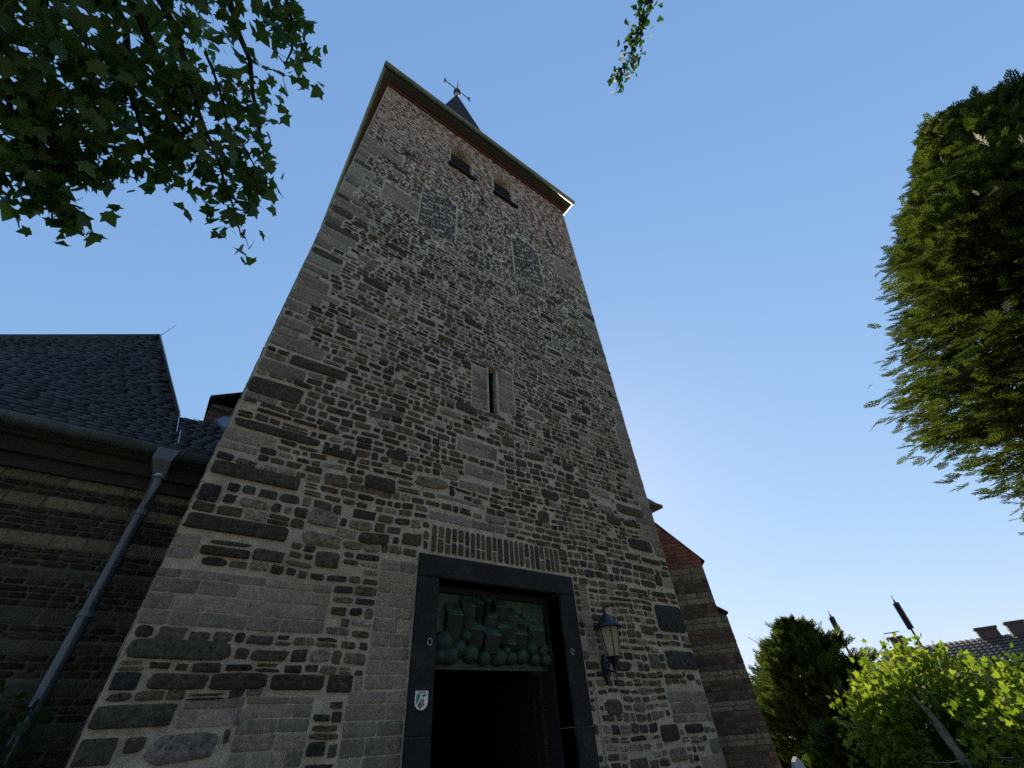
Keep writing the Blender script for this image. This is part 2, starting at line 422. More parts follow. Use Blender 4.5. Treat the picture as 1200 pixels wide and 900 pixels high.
room.add(v, [(1,2,6,5),(2,3,7,6),(3,0,4,7),(4,5,6,7)])
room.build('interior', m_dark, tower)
room = MB(); room.box((1.5, 1.6, 14.0), (5.2, 1.7, 17.3)); room.build('belfry_shade_sheet', m_dark, tower)
room = MB(); room.box((2.9, .8, 5.4), (3.8, .9, 7.3)); room.build('slit_shade_sheet', m_dark, tower)

# brick band lower limit along the wall
BRX = [-.3, .9, 1.5, 2.4, 3.2, 4.5, 5.6, 6.3, 7.1]; BRZ = [13.3, 13.2, 13.0, 13.55, 13.75, 13.6, 13.4, 13.35, 13.2]
def brick_z(x): return float(np.interp(x, BRX, BRZ))+.12*math.sin(x*7)
def px_rect(ax, ay, bx, by):
    p, q = pl(ax, ay), pl(bx, by)
    return (min(p[0], q[0]), max(p[0], q[0]), min(p[2], q[2]), max(p[2], q[2]))
big = [   # dark big blocks read off the photograph as wall rectangles
 (249,536,351,578,'d'),(232,563,255,592,'b'),(219,597,337,638,'d'),(237,637,292,659,'d'),(298,641,332,663,'d'),
 (152,745,270,778,'g'),(128,785,160,812,'b'),(177,786,242,811,'d'),(248,786,313,811,'d'),(320,788,378,812,'d'),(384,788,413,814,'d'),
 (110,823,205,854,'g'),(68,863,130,900,'g'),(140,856,212,877,'g'),(274,486,376,526,'d'),(342,413,407,450,'d'),
 (301,477,341,494,'d'),(342,489,372,503,'d'),(373,497,398,511,'d'),(378,521,418,543,'d'),
 (451,282,477,301,'b'),(452,295,472,306,'b'),
 (720,588,754,609,'d'),(729,608,751,621,'d'),(709,603,729,618,'d'),(734,628,766,650,'b'),(731,647,748,659,'d'),(750,652,774,664,'d'),
 (740,661,767,674,'d'),(765,672,777,688,'d'),(736,688,759,698,'d'),(762,691,781,702,'d'),(713,698,740,707,'d'),
 (764,706,804,744,'b'),(777,761,816,787,'b'),(758,765,776,785,'m'),(817,790,826,814,'b'),(771,848,798,870,'d'),(800,848,826,860,'d'),(788,866,846,898,'g'),
 (680,474,693,488,'b'),(694,484,710,494,'m'),(711,457,718,467,'d'),(682,364,694,376,'b'),(777,789,801,797,'d'),(803,789,815,799,'d')]
light = [ # dressed light patches: (px rect, kind)
 (185,664,377,744,'L'),(207,818,280,852,'P'),(287,818,352,900,'L'),(452,212,494,259,'L'),(481,197,503,214,'L'),(423,152,470,196,'L'),
 (536,509,582,541,'P'),(545,541,592,569,'P'),(538,562,574,581,'P'),(512,579,568,597,'P'),(503,598,592,627,'P'),
 (553,427,572,482,'L'),(583,433,604,488,'L'),(447,652,489,807,'L'),(412,787,474,900,'L'),(677,682,700,768,'L'),(694,800,712,900,'L'),
 (648,300,684,342,'L'),(780,808,838,845,'L'),(650,382,667,393,'L'),(742,600,776,640,'L'),(782,700,800,760,'L'),(700,588,718,602,'P'),
 (690,500,712,512,'L'),(281,455,322,476,'L'),(304,402,342,418,'L'),(330,344,358,370,'L'),(197,620,236,658,'L'),(251,513,300,534,'L')]
BIGC = {'d': [(.085,.07,.048), (.10,.082,.055), (.072,.062,.044)], 'b': [(.052,.052,.052), (.062,.06,.058)], 'g': [(.095,.092,.062)], 'm': [(.18,.165,.135)]}
zones = [(FR[0]-.01, FR[1]+.01, FR[2], FR[3]+.005), (SLIT[0]-.02, SLIT[1]+.02, SLIT[2]-.03, SLIT[3]+.02)]
SOLD = (FR[0]+.14, FR[1]-.18, 3.345, 3.70); zones.append(SOLD)
for b, f in ((BL[0], 0), (BL[1], 0)): zones.append((b[0]-.006, b[1]+.006, b[2], b[3]+.08))
bigL, ashL, rubL = [], [], []
used = list(zones)
def hits(r, zs, tol=.03): return any(min(r[1], b)-max(r[0], a) > tol and min(r[3], d)-max(r[2], c) > tol for a, b, c, d in zs)
bz = []
for b in big:
    r = px_rect(*b[:4])
    r = (TX0-rnd.uniform(-.01, .012) if r[0] < TX0+.16 else r[0], TX1+rnd.uniform(-.01, .012) if r[1] > TX1-.12 else r[1], r[2], r[3])
    if r[1]-r[0] < .05 or hits(r, used, .04): continue
    used.append(r); bz.append(r)
    gp = .016
    bigL.append((r[0]+gp, r[1]-gp, r[2]+gp, r[3]-gp, rnd.uniform(.02, .035), *cpick(BIGC[b[4]], .12)))
def sub_zones(r): return [u for u in used]
for l in light:
    r = px_rect(*l[:4]); r = (TX0-rnd.uniform(-.01, .012) if r[0] < TX0+.16 else r[0], TX1+rnd.uniform(-.01, .012) if r[1] > TX1-.12 else r[1], r[2], r[3])
    ashL += coursed(r[0], r[1], r[2], r[3], .115, (.20, .42), LIGHT if l[4] == 'L' else PINK, .009, used, hv=.2)
    used.append(r)
# quoins up both corners where nothing is placed yet
for side in (0, 1):
    z = .05
    while z < 13.0:
        h = rnd.uniform(.12, .26); wd = rnd.choice((.28, .45, .6))*rnd.uniform(.85, 1.15)
        r = (TX0+rnd.uniform(-.016, .012), TX0+wd, z, z+h) if side == 0 else (TX1-wd, TX1+rnd.uniform(-.012, .016), z, z+h)
        if not hits(r, used, .02) and rnd.random() < .93:
            used.append(r)
            pal = LIGHT if rnd.random() < (.62 if side == 0 else .8) else (MID if rnd.random() < .5 else DARK)
            (ashL if pal is LIGHT else bigL).append((r[0]+.006, r[1]-.006, r[2]+.006, r[3]-.006, rnd.uniform(.006, .015), *cpick(pal, .15)))
            z += h
        else: z += .05
# scattered bigger stones
for k in range(230):
    wd = rnd.uniform(.25, .5); h = rnd.uniform(.11, .2); x = rnd.uniform(TX0+.3, TX1-.8); z = rnd.uniform(.1, 12.9)
    r = (x, x+wd, z, z+h)
    if hits(r, used, .0): continue
    used.append(r); pal = DARK if rnd.random() < .65 else (MID if rnd.random() < .6 else PINK)
    rubL.append((r[0]+.01, r[1]-.01, r[2]+.01, r[3]-.01, rnd.uniform(.012, .03), *cpick(pal)))
def pals_front(x, z):
    v = nz(np.array(x*.8), np.array(z*.5), 3.0)
    r = rnd.random()
    pm = .10+.25*max(0, float(v))+(.16 if z > 5 else 0)
    if z < 1.8 and x > 4.5: pm += .3
    return MID if r < pm else (PINK if r < pm+.03 else DARK)
def in_blind(x, z, hw):
    for b in BL:
        cx, rx = (b[0]+b[1])/2, (b[1]-b[0])/2
        if z > b[3]: 
            xx = max(0, abs(x-cx)-hw*.8)
            if (xx/(rx+.015))**2+((z-b[3])/(rx*.86+.04))**2 < 1: return True
    return False
rubL = [r for r in rubL if not in_blind((r[0]+r[1])/2, (r[2]+r[3])/2, (r[1]-r[0])/2)]
rubL += rubble(TX0+.015, TX1-.015, .0, 14.1, used, pals_front, skipf=in_blind, topf=lambda x: brick_z(x)-.04)
stones_mesh('rubble_stonework', rubL, frame_front, m_stone, wall, N=18, p=4.2, warp=.03, jit=.10)
stones_mesh('corner_blocks', bigL, frame_front, m_stone, wall, N=32, p=6, warp=.012, jit=.04)
stones_mesh('ashlar_patches', ashL, frame_front, m_ashlar, wall, N=16, p=11, warp=.012, jit=.02)
# brick belfry storey: light mortar, speckled headers
bz2 = [(b[0]-.012, b[1]+.012, b[2], b[3]) for b in BW]
def in_arch(x, z, pad=.0):
    for b in BW:
        cx, rx = (b[0]+b[1])/2, (b[1]-b[0])/2+.02+pad
        if z >= b[3]-.02 and ((x-cx)/rx)**2+((z-b[3])/(rx*.92))**2 < 1: return True
    return False
def bpal(x, z):
    r = rnd.random()
    return [(.34,.30,.25)] if r < .24 else (BRK if r < .75 else DBRK)
def flemish(x0, x1, z0, z1, h, ok, zones, cst, chd, gap=.018, wst=.205, whd=.115, p_hd=.8):
    L = []; z = z0; r = 0
    while z < z1-h*.5:
        for (s, e) in free_spans(x0, x1, z, z+h, zones):
            x = x0-(r % 2)*(wst+whd)/2; k = 0
            while x < e:
                wd = (wst if k % 2 == 0 else whd)*rnd.uniform(.86, 1.14)
                a, b = max(x, s), min(x+wd, e)
                if b-a > .03 and ok((a+b)/2, z+h/2):
                    c = cpick(cst if k % 2 == 0 or rnd.random() > p_hd else chd)
                    L.append((a+gap/2, b-gap/2, z+gap/2, z+h-gap/2, rnd.uniform(.003, .009), *c))
                x += wd; k += 1
        z += h; r += 1
    return L
brk = flemish(TX0+.005, TX1-.005, 12.9, TH-.12, .088, lambda x, z: z > brick_z(x)-.02 and not in_arch(x, z, .11), bz2, BRK+DBRK[:2], [(.44,.38,.29), (.36,.31,.24)], p_hd=.62)
stones_mesh('belfry_brickwork', brk, frame_front, m_brick, wall, N=8, p=9, warp=0, jit=.02, smooth=False)
# rings of voussoirs over the belfry windows and the blocked windows, dark brick infill
vou = MB(); 
def arch_ring(mb, cx, zs, rx, rz, hgt, n, cols, gap=.16):
    for k in range(n):
        a0 = math.pi*(k+gap/2)/n; a1 = math.pi*(k+1-gap/2)/n
        pts = []
        for (a, e) in ((a0, 0), (a1, 0), (a1, hgt), (a0, hgt)):
            pts.append((cx-(rx+e)*math.cos(a), zs+(rz+e)*math.sin(a)))
        v = [(x, -.012, z) for x, z in pts]+[(x, .01, z) for x, z in pts]
        mb.add(v, [(0,1,2,3),(0,4,5,1),(1,5,6,2),(2,6,7,3),(3,7,4,0)], cpick(cols))
for b in BW: arch_ring(vou, (b[0]+b[1])/2, b[3], (b[1]-b[0])/2+.01, (b[1]-b[0])/2*.92+.01, .11, 17, BRK+[(.3,.26,.2)])
for b in []: arch_ring(vou, (b[0]+b[1])/2, b[3], (b[1]-b[0])/2+.015, (b[1]-b[0])/2*.85+.01, .05, 13, [(.2,.195,.165), (.18,.17,.14)], .15)
vou.build('window_arches', m_brick, wall)
bi = MB()
for b in BL:      # reveal line of mortar round each blocked window, standing a little proud
    for x in (b[0]-.022, b[1]+.010): bi.box((x, -.005, b[2]), (x+.012, .01, b[3]))

infill = []
for b in BL:
    cx, rx = (b[0]+b[1])/2, (b[1]-b[0])/2
    infill += flemish(b[0], b[1], b[2], b[3]+rx*.86, .085, zones=(), cst=DBRK, chd=DBRK[:1]+[(.4,.35,.27), (.34,.3,.23)], gap=.014, p_hd=.6, ok=lambda x, z, cx=cx, rx=rx, b=b: z < b[3] or ((x-cx)/rx)**2+((z-b[3])/(rx*.86))**2 < 1)
stones_mesh('brick_infill', infill, frame_front, m_brick, wall, N=8, p=9, warp=0, jit=.02, smooth=False)
# soldier course over the doorway
sol = []; x = SOLD[0]
while x < SOLD[1]-.05:
    wd = rnd.uniform(.075, .105)
    if rnd.random() < .5: sol.append((x+.014, x+wd-.012, SOLD[2]+.01, SOLD[3]-.015, .01, *cpick(DARK)))
    else:
        zm = SOLD[2]+rnd.uniform(.12, .2)
        sol.append((x+.014, x+wd-.012, SOLD[2]+.01, zm-.008, .01, *cpick(DARK))); sol.append((x+.014, x+wd-.012, zm+.008, SOLD[3]-.015, .01, *cpick(DARK)))
    x += wd
stones_mesh('soldier_course', sol, frame_front, m_stone, wall, N=14, p=6, warp=.004, jit=.06)
# side faces of the tower
def frame_left(v): return np.stack([np.full(len(v), TX0)-v[:,1], v[:,0], v[:,2]], -1)
def frame_right(v): return np.stack([np.full(len(v), TX1)+v[:,1], v[:,0], v[:,2]], -1)
for fr, nm in ((frame_left, 'side_stonework'), (frame_right, 'side_stonework')):
    us = []; qu = []
    z = .05
    while z < 13:
        h = rnd.uniform(.14, .28); wd = rnd.choice((.3, .5)); us.append((.0, wd, z, z+h)); qu.append((.012, wd-.01, z+.006, z+h-.006, .012, *cpick(LIGHT if rnd.random() < .6 else DARK))); z += h
    L = rubble(.02, TD-.02, 0, 13.2, us, lambda x, z: MID if rnd.random() < .2 else DARK, hr=(.1, .15), wr=(.15, .4))
    stones_mesh(nm, L, fr, m_stone, wall, N=8, p=3.6, warp=.02, jit=.08)
    stones_mesh('side_quoins', qu, fr, m_ashlar, wall, N=12, p=9, warp=0, jit=.02)
    L = coursed(.005, TD-.01, 13.2, TH-.12, .078, (.11, .22), BRK+[(.3,.26,.22)], .016, (), (.003, .009))
    stones_mesh('side_brickwork', L, fr, m_brick, wall, N=8, p=9, warp=0, jit=.02, smooth=False)

# doorway frame
fm = MB()
def bev_box(mb, lo, hi, b=.012, jx=0):
    x0, y0, z0 = lo; x1, y1, z1 = hi
    v = []
    for (ix, iz) in ((0,0),(1,0),(1,1),(0,1)):
        x = x1 if ix else x0; z = z1 if iz else z0; sx = -b if ix else b; sz = -b if iz else b
        v += [(x+sx, y0, z+sz), (x, y0+b, z), (x, y1, z)]
    f = [(0,3,6,9)]
    for i in range(4):
        a = i*3; c = ((i+1) % 4)*3
        f += [(a, a+1, c+1, c), (a+1, a+2, c+2, c+1)]
    f.append((2, 11, 8, 5)); mb.add(v, f)
FY = -.045
bev_box(fm, (FR[0], FY, DOOR[3]), (FR[1], .27, FR[3]))
for (a, b) in ((FR[0], DOOR[0]), (DOOR[1], FR[1])):
    bev_box(fm, (a, FY, 1.642), (b, .27, DOOR[3]-.006)); bev_box(fm, (a, FY, .0), (b, .27, 1.636))
doorframe = fm.build('door_frame', m_basalt, tower)
rb = MB()    # inner rebate, darker step all round
rb.box((DOOR[0]-.001, .235, 2.24), (DOOR[0]+.05, .30, 3.05)); rb.box((DOOR[1]-.05, .235, 0), (DOOR[1]+.001, .42, 3.05)); rb.box((DOOR[0]+.05, .236, 2.99), (DOOR[1]-.05, .30, 3.055))
rb.build('rebate', m_basalt, doorframe)
hk = MB()
for (x, y) in ((503, 752.5), (670, 764)):
    c = pl(x, y, 1, FY)
    pts = [(c[0]+.026*math.cos(a), FY-.012, c[2]+.032*math.sin(a)) for a in np.linspace(0, 2*math.pi, 11)]
    hk.tube(pts, .007, 6, cap=False)
hk.build('iron_ring', mat('grey_iron', (.28, .29, .3), .5, metal=.4, bump=.1), doorframe)
# bronze relief over the door
TYZ = 2.245
ty = MB(); ty.box((DOOR[0]+.01, .30, TYZ), (DOOR[1]-.01, .36, 3.02)); ty.box((DOOR[0]+.05, .31, TYZ-.03), (DOOR[1]-.05, .37, TYZ-.001))
tymp = ty.build('tympanum', m_bronze, tower)
def zpx(x, y): return 470+x/5.217, 640+y/5.217
pr = [(285,425,375,575),(375,372,455,520),(455,352,500,505),(500,340,528,430),(545,330,560,425),(515,437,600,560),(575,380,640,480),(635,437,715,590),(710,478,775,560),
      (775,522,845,612),(420,517,500,625),(505,552,590,660),(580,507,650,600),(625,600,685,655),(685,547,770,635)]
capl = []
for i, (a, t, b, bt) in enumerate(pr):
    p0 = pl(*zpx(a, t), 1, .2); p1 = pl(*zpx(b, t), 1, .2); p2 = pl(*zpx((a+b)/2, bt), 1, .2)
    x0, x1 = p0[0], p1[0]; zt = (p0[2]+p1[2])/2; zb = max(TYZ+.02, p2[2]); xm = x0+(x1-x0)*rnd.uniform(.55, .75)
    yf = .05+rnd.uniform(0, .08)-(.03 if t > 480 else 0); yb = yf+.11; hh = .12+rnd.uniform(0, .03); cap = [(x0-.004,yb-.012,zt+.002),(xm,yf-.014,zt-.024),(x1+.004,yb-.012,zt+.002),(x1-.006,.303,zt+hh+.006),(x0+.006,.303,zt+hh+.006)]
    pt = MB(); v = [(x0+.01,yb+.07,zb),(xm,yf+.08,zb),(x1-.01,yb+.07,zb),(x0,.305,zb),(x1,.305,zb),(x0,yb,zt),(xm,yf,zt-.025),(x1,yb,zt),(x0+.01,.305,zt+hh),(x1-.01,.305,zt+hh)]
    pt.add(v, [(0,1,6,5),(1,2,7,6),(0,5,8,3),(2,4,9,7),(5,6,7,9,8),(0,3,4,2,1)])
    rt = pt.build('relief_tower', m_bronze_dark, tymp)
    cm = MB(); cm.add(cap+[(x, y, z+.012) for x, y, z in cap], [(0,1,2,3,4),(9,8,7,6,5)]+[(i, i+5, (i+1) % 5+5, (i+1) % 5) for i in range(5)]); capl.append((cm, tymp))
for (x, y, r) in [(265,580,56),(232,672,40),(300,672,50),(350,622,50),(395,552,36),(430,655,50),(510,682,42),(600,678,52),(672,682,40),(740,668,48),(800,622,46),(820,692,36),(868,632,42),(885,695,38),(560,640,30),(640,640,30)]:
    c = pl(*zpx(x, y), 1, .22); rr = r/5.217/104
    b = MB(); vs = []; n = 12; m = 8
    ph = rnd.uniform(0, 6)
    for i in range(m+1):
        for k in range(n):
            t = math.pi*i/m; a = 2*math.pi*k/n; q = 1+.09*math.sin(3*a+ph)*math.sin(2*t+ph)
            vs.append((c[0]+rr*1.15*q*math.sin(t)*math.cos(a), c[1]+.03+.11*q*math.sin(t)*math.sin(a), max(TYZ+.004, c[2]+rr*1.05*q*math.cos(t))))
    b.add(vs, [(i*n+k, i*n+(k+1) % n, (i+1)*n+(k+1) % n, (i+1)*n+k) for i in range(m) for k in range(n)])
    b.build('relief_boulder', m_bronze_mid, tymp, smooth=True)
for cm, tp in capl: cm.build('relief_lit_top', m_bronze, tp)  # tops in lighter bronze, skylight put into the colour
# open door leaf inside on the right
dl = MB(); dl.box((DOOR[1]-.11, .44, .02), (DOOR[1]-.05, 1.42, 2.2))
for z in (.35, 1.25): dl.box((DOOR[1]-.125, .56, z), (DOOR[1]-.11, 1.3, z+.7))
leafd = dl.build('door', m_wood, tower)
hd = MB(); hd.tube([(DOOR[1]-.12, .6, 1.05), (DOOR[1]-.17, .6, 1.05), (DOOR[1]-.17, .72, 1.05)], .011, 8); hd.build('handle', m_gold, leafd)
# slit window
sw = MB(); sw.box((SLIT[0]+.002, .12, SLIT[2]+.002), (SLIT[1]-.002, .16, SLIT[3]-.002))  # black panel stands in for the shade inside the slit
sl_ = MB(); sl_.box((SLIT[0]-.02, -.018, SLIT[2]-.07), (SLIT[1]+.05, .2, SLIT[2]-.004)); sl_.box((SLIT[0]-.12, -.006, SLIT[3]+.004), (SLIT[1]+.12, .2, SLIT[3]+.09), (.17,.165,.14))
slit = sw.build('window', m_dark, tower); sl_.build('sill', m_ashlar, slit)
# belfry louvres
for b in BW:
    wb = MB(); wb.box((b[0]+.002, .34, b[2]), (b[1]-.002, .37, b[3]+.36))  # black sheet stands in for the unlit belfry behind the louvres
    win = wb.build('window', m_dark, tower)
    lv = MB(); nl = 5
    for k in range(nl):
        z = b[2]+.08+k*(b[3]-b[2]-.02)/nl
        v = np.array([(b[0]+.02,.06,z),(b[1]-.02,.06,z),(b[1]-.02,.22,z+.15),(b[0]+.02,.22,z+.15)])
        v2 = v+np.array([0,.012,.035]); lv.add(np.concatenate([v, v2]), [(0,1,2,3),(7,6,5,4),(0,4,5,1),(1,5,6,2),(2,6,7,3),(3,7,4,0)])
    lv.build('louvre', mat('grey_louvre', (.22, .215, .21), .7, bump=.2), win)
    lb = MB()
    n = 10; cx = (b[0]+b[1])/2; rx = (b[1]-b[0])/2-.004
    ring = [(cx-rx*math.cos(math.pi*k/n), b[3]+.06+rx*.8*math.sin(math.pi*k/n)) for k in range(n+1)]
    lb.add([(x,.25,z) for x, z in ring]+[(x,.3,z) for x, z in ring], [tuple(range(n+1))]+[(i, i+n+1, i+n+2, i+1) for i in range(n)])
    lb.build('head_board', mat('aged_board', (.032, .027, .02), .8, bump=.4, grooves=8), win)
    si = MB(); si.box((b[0]-.07, -.10, b[2]-.07), (b[1]+.09, .3, b[2]-.003)); si.build('sill', m_basalt, win)
# iron wall anchors
for i, (x, z, a, L, cross) in enumerate([(.87, 13.42, .0, .62, True), (3.19, 13.62, .06, .66, False), (5.82, 13.9, .3, .7, False)]):
    an = MB(); y = -.03
    an.tube([(x-math.sin(a)*L/2*-1, y, z-math.cos(a)*L/2), (x, y-.012, z), (x-math.sin(a)*L/2, y, z+math.cos(a)*L/2)], .02, 6)
    an.tube([(x, .02, z), (x, y-.04, z)], .03, 6)
    if cross:
        for s in (-1, 1): an.tube([(x-s*.18, y, z-.2), (x, y-.01, z), (x+s*.18, y, z+.2)], .014, 6)
    else: an.tube([(x-.05, y, z+.02), (x+.07, y, z-.01)], .014, 6)
    an.build('wall_anchor', m_iron, tower)
# cornice, soffit, gutter, roof
EO, EZ = .40, 17.62
cn = MB()
cn.box((TX0-.05, -.05, TH-.20), (TX1+.05, TD+.05, TH-.05)); cn.box((TX0-.12, -.12, TH-.05), (TX1+.12, TD+.12, TH+.04))
cn.build('cornice', m_redwood, tower)
sf = MB(); sf.box((TX0-.2, -EO+.08, TH+.04), (TX1+.22, TD+EO-.1, TH+.075)); sf.build('soffit', mat('dark_soffit', (.05, .055, .042), .8, bump=.3), tower)
gt = MB()
def half_round(mb, a, b, r, open_up=True, n=8, thick=.008):
    a = np.array(a, float); b = np.array(b, float); t = (b-a)/np.linalg.norm(b-a); u = np.cross(t, [0,0,1.]); vs = []
    for p in (a, b):
        for rr in (r, r-thick):
            for k in range(n+1):
                an = math.pi*k/n; vs.append(p+rr*math.cos(an)*u+np.array([0,0,-rr*math.sin(an)]))
    m = n+1; f = []
    for k in range(n):
        f.append((k, k+1, 2*m+k+1, 2*m+k)); f.append((m+k, 3*m+k, 3*m+k+1, m+k+1))
    f += [(0, 2*m, 3*m, m), (n, m+n, 3*m+n, 2*m+n)]
    for e in (0, 2*m): f.append(tuple([e+k for k in range(m)]))
    mb.add(vs, f)
gx0, gx1 = TX0-.24, TX1+.25
half_round(gt, (gx0-.085, -EO, EZ), (gx1+.085, -EO, EZ), .085); half_round(gt, (gx0, -EO+.085, EZ), (gx0, TD+EO, EZ), .085); half_round(gt, (gx1, -EO+.085, EZ), (gx1, TD+EO, EZ), .085)
half_round(gt, (gx0, TD+EO, EZ), (gx1, TD+EO, EZ), .085)
gut = gt.build('gutter', m_copper, tower, smooth=True)
SPC = np.array([3.39, 2.8]); 
rf = MB(); e0 = np.array([(gx0,-EO,EZ+.03),(gx1,-EO,EZ+.03),(gx1,TD+EO,EZ+.03),(gx0,TD+EO,EZ+.03)])
SPK = .165; AP = 33.9; R0 = SPK*(AP-20.2)
oc = [(SPC[0]+R0/.924*math.cos(R_(22.5+45*k)), SPC[1]+R0/.924*math.sin(R_(22.5+45*k)), 20.2) for k in range(8)]
vs = list(map(tuple, e0))+oc+[(SPC[0], SPC[1], AP)]
f = [(0,1,4+6,4+5),(1,2,4+0,4+7),(2,3,4+2,4+1),(3,0,4+4,4+3),(1,4+7,4+6),(2,4+1,4+0),(3,4+3,4+2),(0,4+5,4+4),(3,2,1,0)]
f += [(4+k, 4+(k+1) % 8, 12) for k in range(8)]
rf.add(vs, f)
def slate_roof_mat():
    m = mat('spire_slate', (.02, .022, .026), .9, var=.3, vscale=6, bump=0, spec=.1)
    t = m.node_tree; N = t.nodes; L = t.links; tc = N.new('ShaderNodeTexCoord')
    wv = N.new('ShaderNodeTexWave'); wv.bands_direction = 'Z'; wv.wave_profile = 'SAW'; wv.inputs['Scale'].default_value = 1.6; L.new(tc.outputs['Object'], wv.inputs[0])
    b = N.new('ShaderNodeBump'); b.inputs['Strength'].default_value = .8; b.inputs['Distance'].default_value = .03; L.new(wv.outputs['Fac'], b.inputs['Height'])
    L.new(b.outputs[0], N['Principled BSDF'].inputs['Normal']); return m
spire = rf.build('spire', slate_roof_mat(), tower)
# slates as raised rows on the visible spire faces
va = MB()
b0 = np.array([SPC[0], SPC[1], AP])
va.lathe(b0-[0,0,.15], [(.10,0),(.13,.15),(.10,.25),(.07,.3)], 10)
fin = va.build('finial', mat('pale_lead', (.3,.33,.36), .4, metal=.3), spire, smooth=True)
va = MB(); va.lathe(b0, [(.01,.1),(.16,.2),(.24,.36),(.24,.44),(.16,.58),(.03,.66)], 14); va.build('ball', m_iron, fin, smooth=True)
wv = MB(); zc = AP+1.0
wv.tube([b0+[0,0,.5], b0+[0,0,2.0], b0+[0,0,3.4]], [.035,.03,.012], 6)
for s in (-1, 1):
    e = np.array([SPC[0]+s*.92, SPC[1], zc]); wv.tube([(SPC[0], SPC[1], zc), e], .03, 6)
    for t in (-1, 1): wv.tube([e-[s*.1,0,0], e+[s*.03,0,t*.18], e+[-s*.02,0,t*.36], e+[s*.1,0,t*.42]], [.05,.045,.03,.02], 6)
for s in (-1, 1):
    wv.tube([(SPC[0], SPC[1], zc), (SPC[0], SPC[1]+s*.4, zc)], .008, 6)
wv.build('weather_vane', m_iron, fin)
# small brick turret stub against the left side
tu = MB()
a = pl(249, 472, 1, 1.6); b_ = pl(248, 500, 1, 1.6)
tx0 = a[0]; tz1 = a[2]
ss = coursed(tx0, TX0-.01, 3.5, tz1-.03, .08, (.1, .2), DBRK+BRK, .012, (), (.003, .008))
tb = MB(); tb.box((tx0, 1.6, 0), (TX0+.01, 2.7, tz1)); tub = tb.build('stair_turret', m_dmortar, tower)
stones_mesh('turret_brickwork', ss, lambda v: np.stack([v[:,0], 1.6-v[:,1], v[:,2]], -1), m_brick, tub, N=8, p=9, warp=0, jit=.02, smooth=False)
tr_ = MB(); hi = tz1+.5
v = [(tx0-.05,1.5,tz1),(TX0,1.5,tz1+.26),(TX0,2.8,tz1+.26),(tx0-.05,2.8,tz1)]; v += [(x,y,z+.05) for x,y,z in v]
tr_.add(v, [(3,2,1,0),(4,5,6,7),(0,1,5,4),(1,2,6,5),(2,3,7,6),(3,0,4,7)]); tr_.build('turret_roof', m_basalt, tub)

# ------------------------------------------------------------------ lantern
LY = -.30
lc = pl(718.5, 770, 1, LY); lx, lz = lc[0], lc[2]
lan = thing('wall_lantern', 'black lantern with amber glass on scrolled bracket right of the doorway', 'lantern', (lx, LY, lz))
pb = pl(711, 801); pt_ = pl(706, 770)
px_ = (pb[0]+pt_[0])/2
q = MB(); v = []
q.lathe((0,0,0), [(.01,0)], 3) if False else None
for (z, hw) in ((pb[2]-.02, .01), (pb[2]+.07, .04), (pb[2]+.18, .05), (pt_[2]-.05, .045), (pt_[2]+.02, .015)):
    v += [(px_-hw, .0, z), (px_-hw*.7, -.05, z), (px_+hw*.7, -.05, z), (px_+hw, .0, z)]
f = []
for i in range(4):
    for k in range(3): a = i*4+k; f.append((a, a+1, a+5, a+4))
f += [(0,3,2,1), (16,17,18,19)]
q.add(v, f); q.build('back_plate', m_lampmetal, lan)
q = MB(); zb = lz-.10
q.tube([(px_, -.04, pb[2]+.09), (px_+.01, -.10, pb[2]+.2), (lx-.03, -.2, zb-.03), (lx, LY, zb-.06), (lx, LY, zb+.06)], [.017,.016,.015,.017,.02], 8)
q.tube([(px_, -.05, pt_[2]-.08), (px_, -.12, pt_[2]-.06), (px_+.02, -.2, zb-.02)], [.012,.012,.01], 6)
q.tube([(lx, LY, zb-.04), (lx, LY, zb-.20)], [.016, .004], 8)
q.build('bracket', m_lampmetal, lan)
q = MB(); q.lathe((lx, LY, lz-.08), [(.02,-.02),(.05,.02),(.095,.075),(.10,.085)], 6); q.build('lamp_base', m_lampmetal, lan)
GH = .34; r0, r1 = .085, .135
q = MB(); q.lathe((lx, LY, lz), [(r0,.005),(r1,GH)], 6); q.build('glass', m_glass, lan)
q = MB()
for k in range(6):
    an = 2*math.pi*k/6
    q.tube([(lx+(r0+.004)*math.cos(an), LY+(r0+.004)*math.sin(an), lz), (lx+(r1+.004)*math.cos(an), LY+(r1+.004)*math.sin(an), lz+GH)], .008, 5)
q.build('cage', m_lampmetal, lan)
q = MB(); q.lathe((lx, LY, lz+GH), [(.12,-.01),(.195,-.02),(.2,.0),(.15,.045),(.115,.07),(.11,.085),(.075,.12),(.04,.15),(.02,.165),(.018,.20),(.028,.215),(.005,.25)], 18)
q.build('cap', m_lampmetal, lan, smooth=True)

# ------------------------------------------------------------------ heritage plaque
sg0 = pl(487.2, 809.5, 1, FY-.01); sg1 = pl(500.6, 832, 1, FY-.01)
sx0, sx1, sz1, sz0 = sg0[0], sg1[0], sg0[2], sg1[2]; scx = (sx0+sx1)/2; sw_ = sx1-sx0; sh = sz1-sz0
def shield(mb, s, y0, y1, top=1.0, dx=0, col=None):
    hw = sw_/2*s; pts = [(-hw, sh/2*top), (hw, sh/2*top), (hw, -sh*.12)]
    for k in range(1, 10): a = math.pi*k/10; pts.append((hw*math.cos(a), -sh*.12-(sh*.38*s)*math.sin(a)))
    pts.append((-hw, -sh*.12)); m = len(pts)
    zc = (sz0+sz1)/2
    mb.add([(scx+x, y0, zc+z) for x, z in pts]+[(scx+x, y1, zc+z) for x, z in pts], [tuple(range(m))]+[(i, i+m, (i+1) % m+m, (i+1) % m) for i in range(m)])
sgn = MB(); shield(sgn, 1, FY-.012, FY+.0)
plaque = sgn.build('heritage_plaque', m_white, None, loc=(scx, FY, (sz0+sz1)/2))
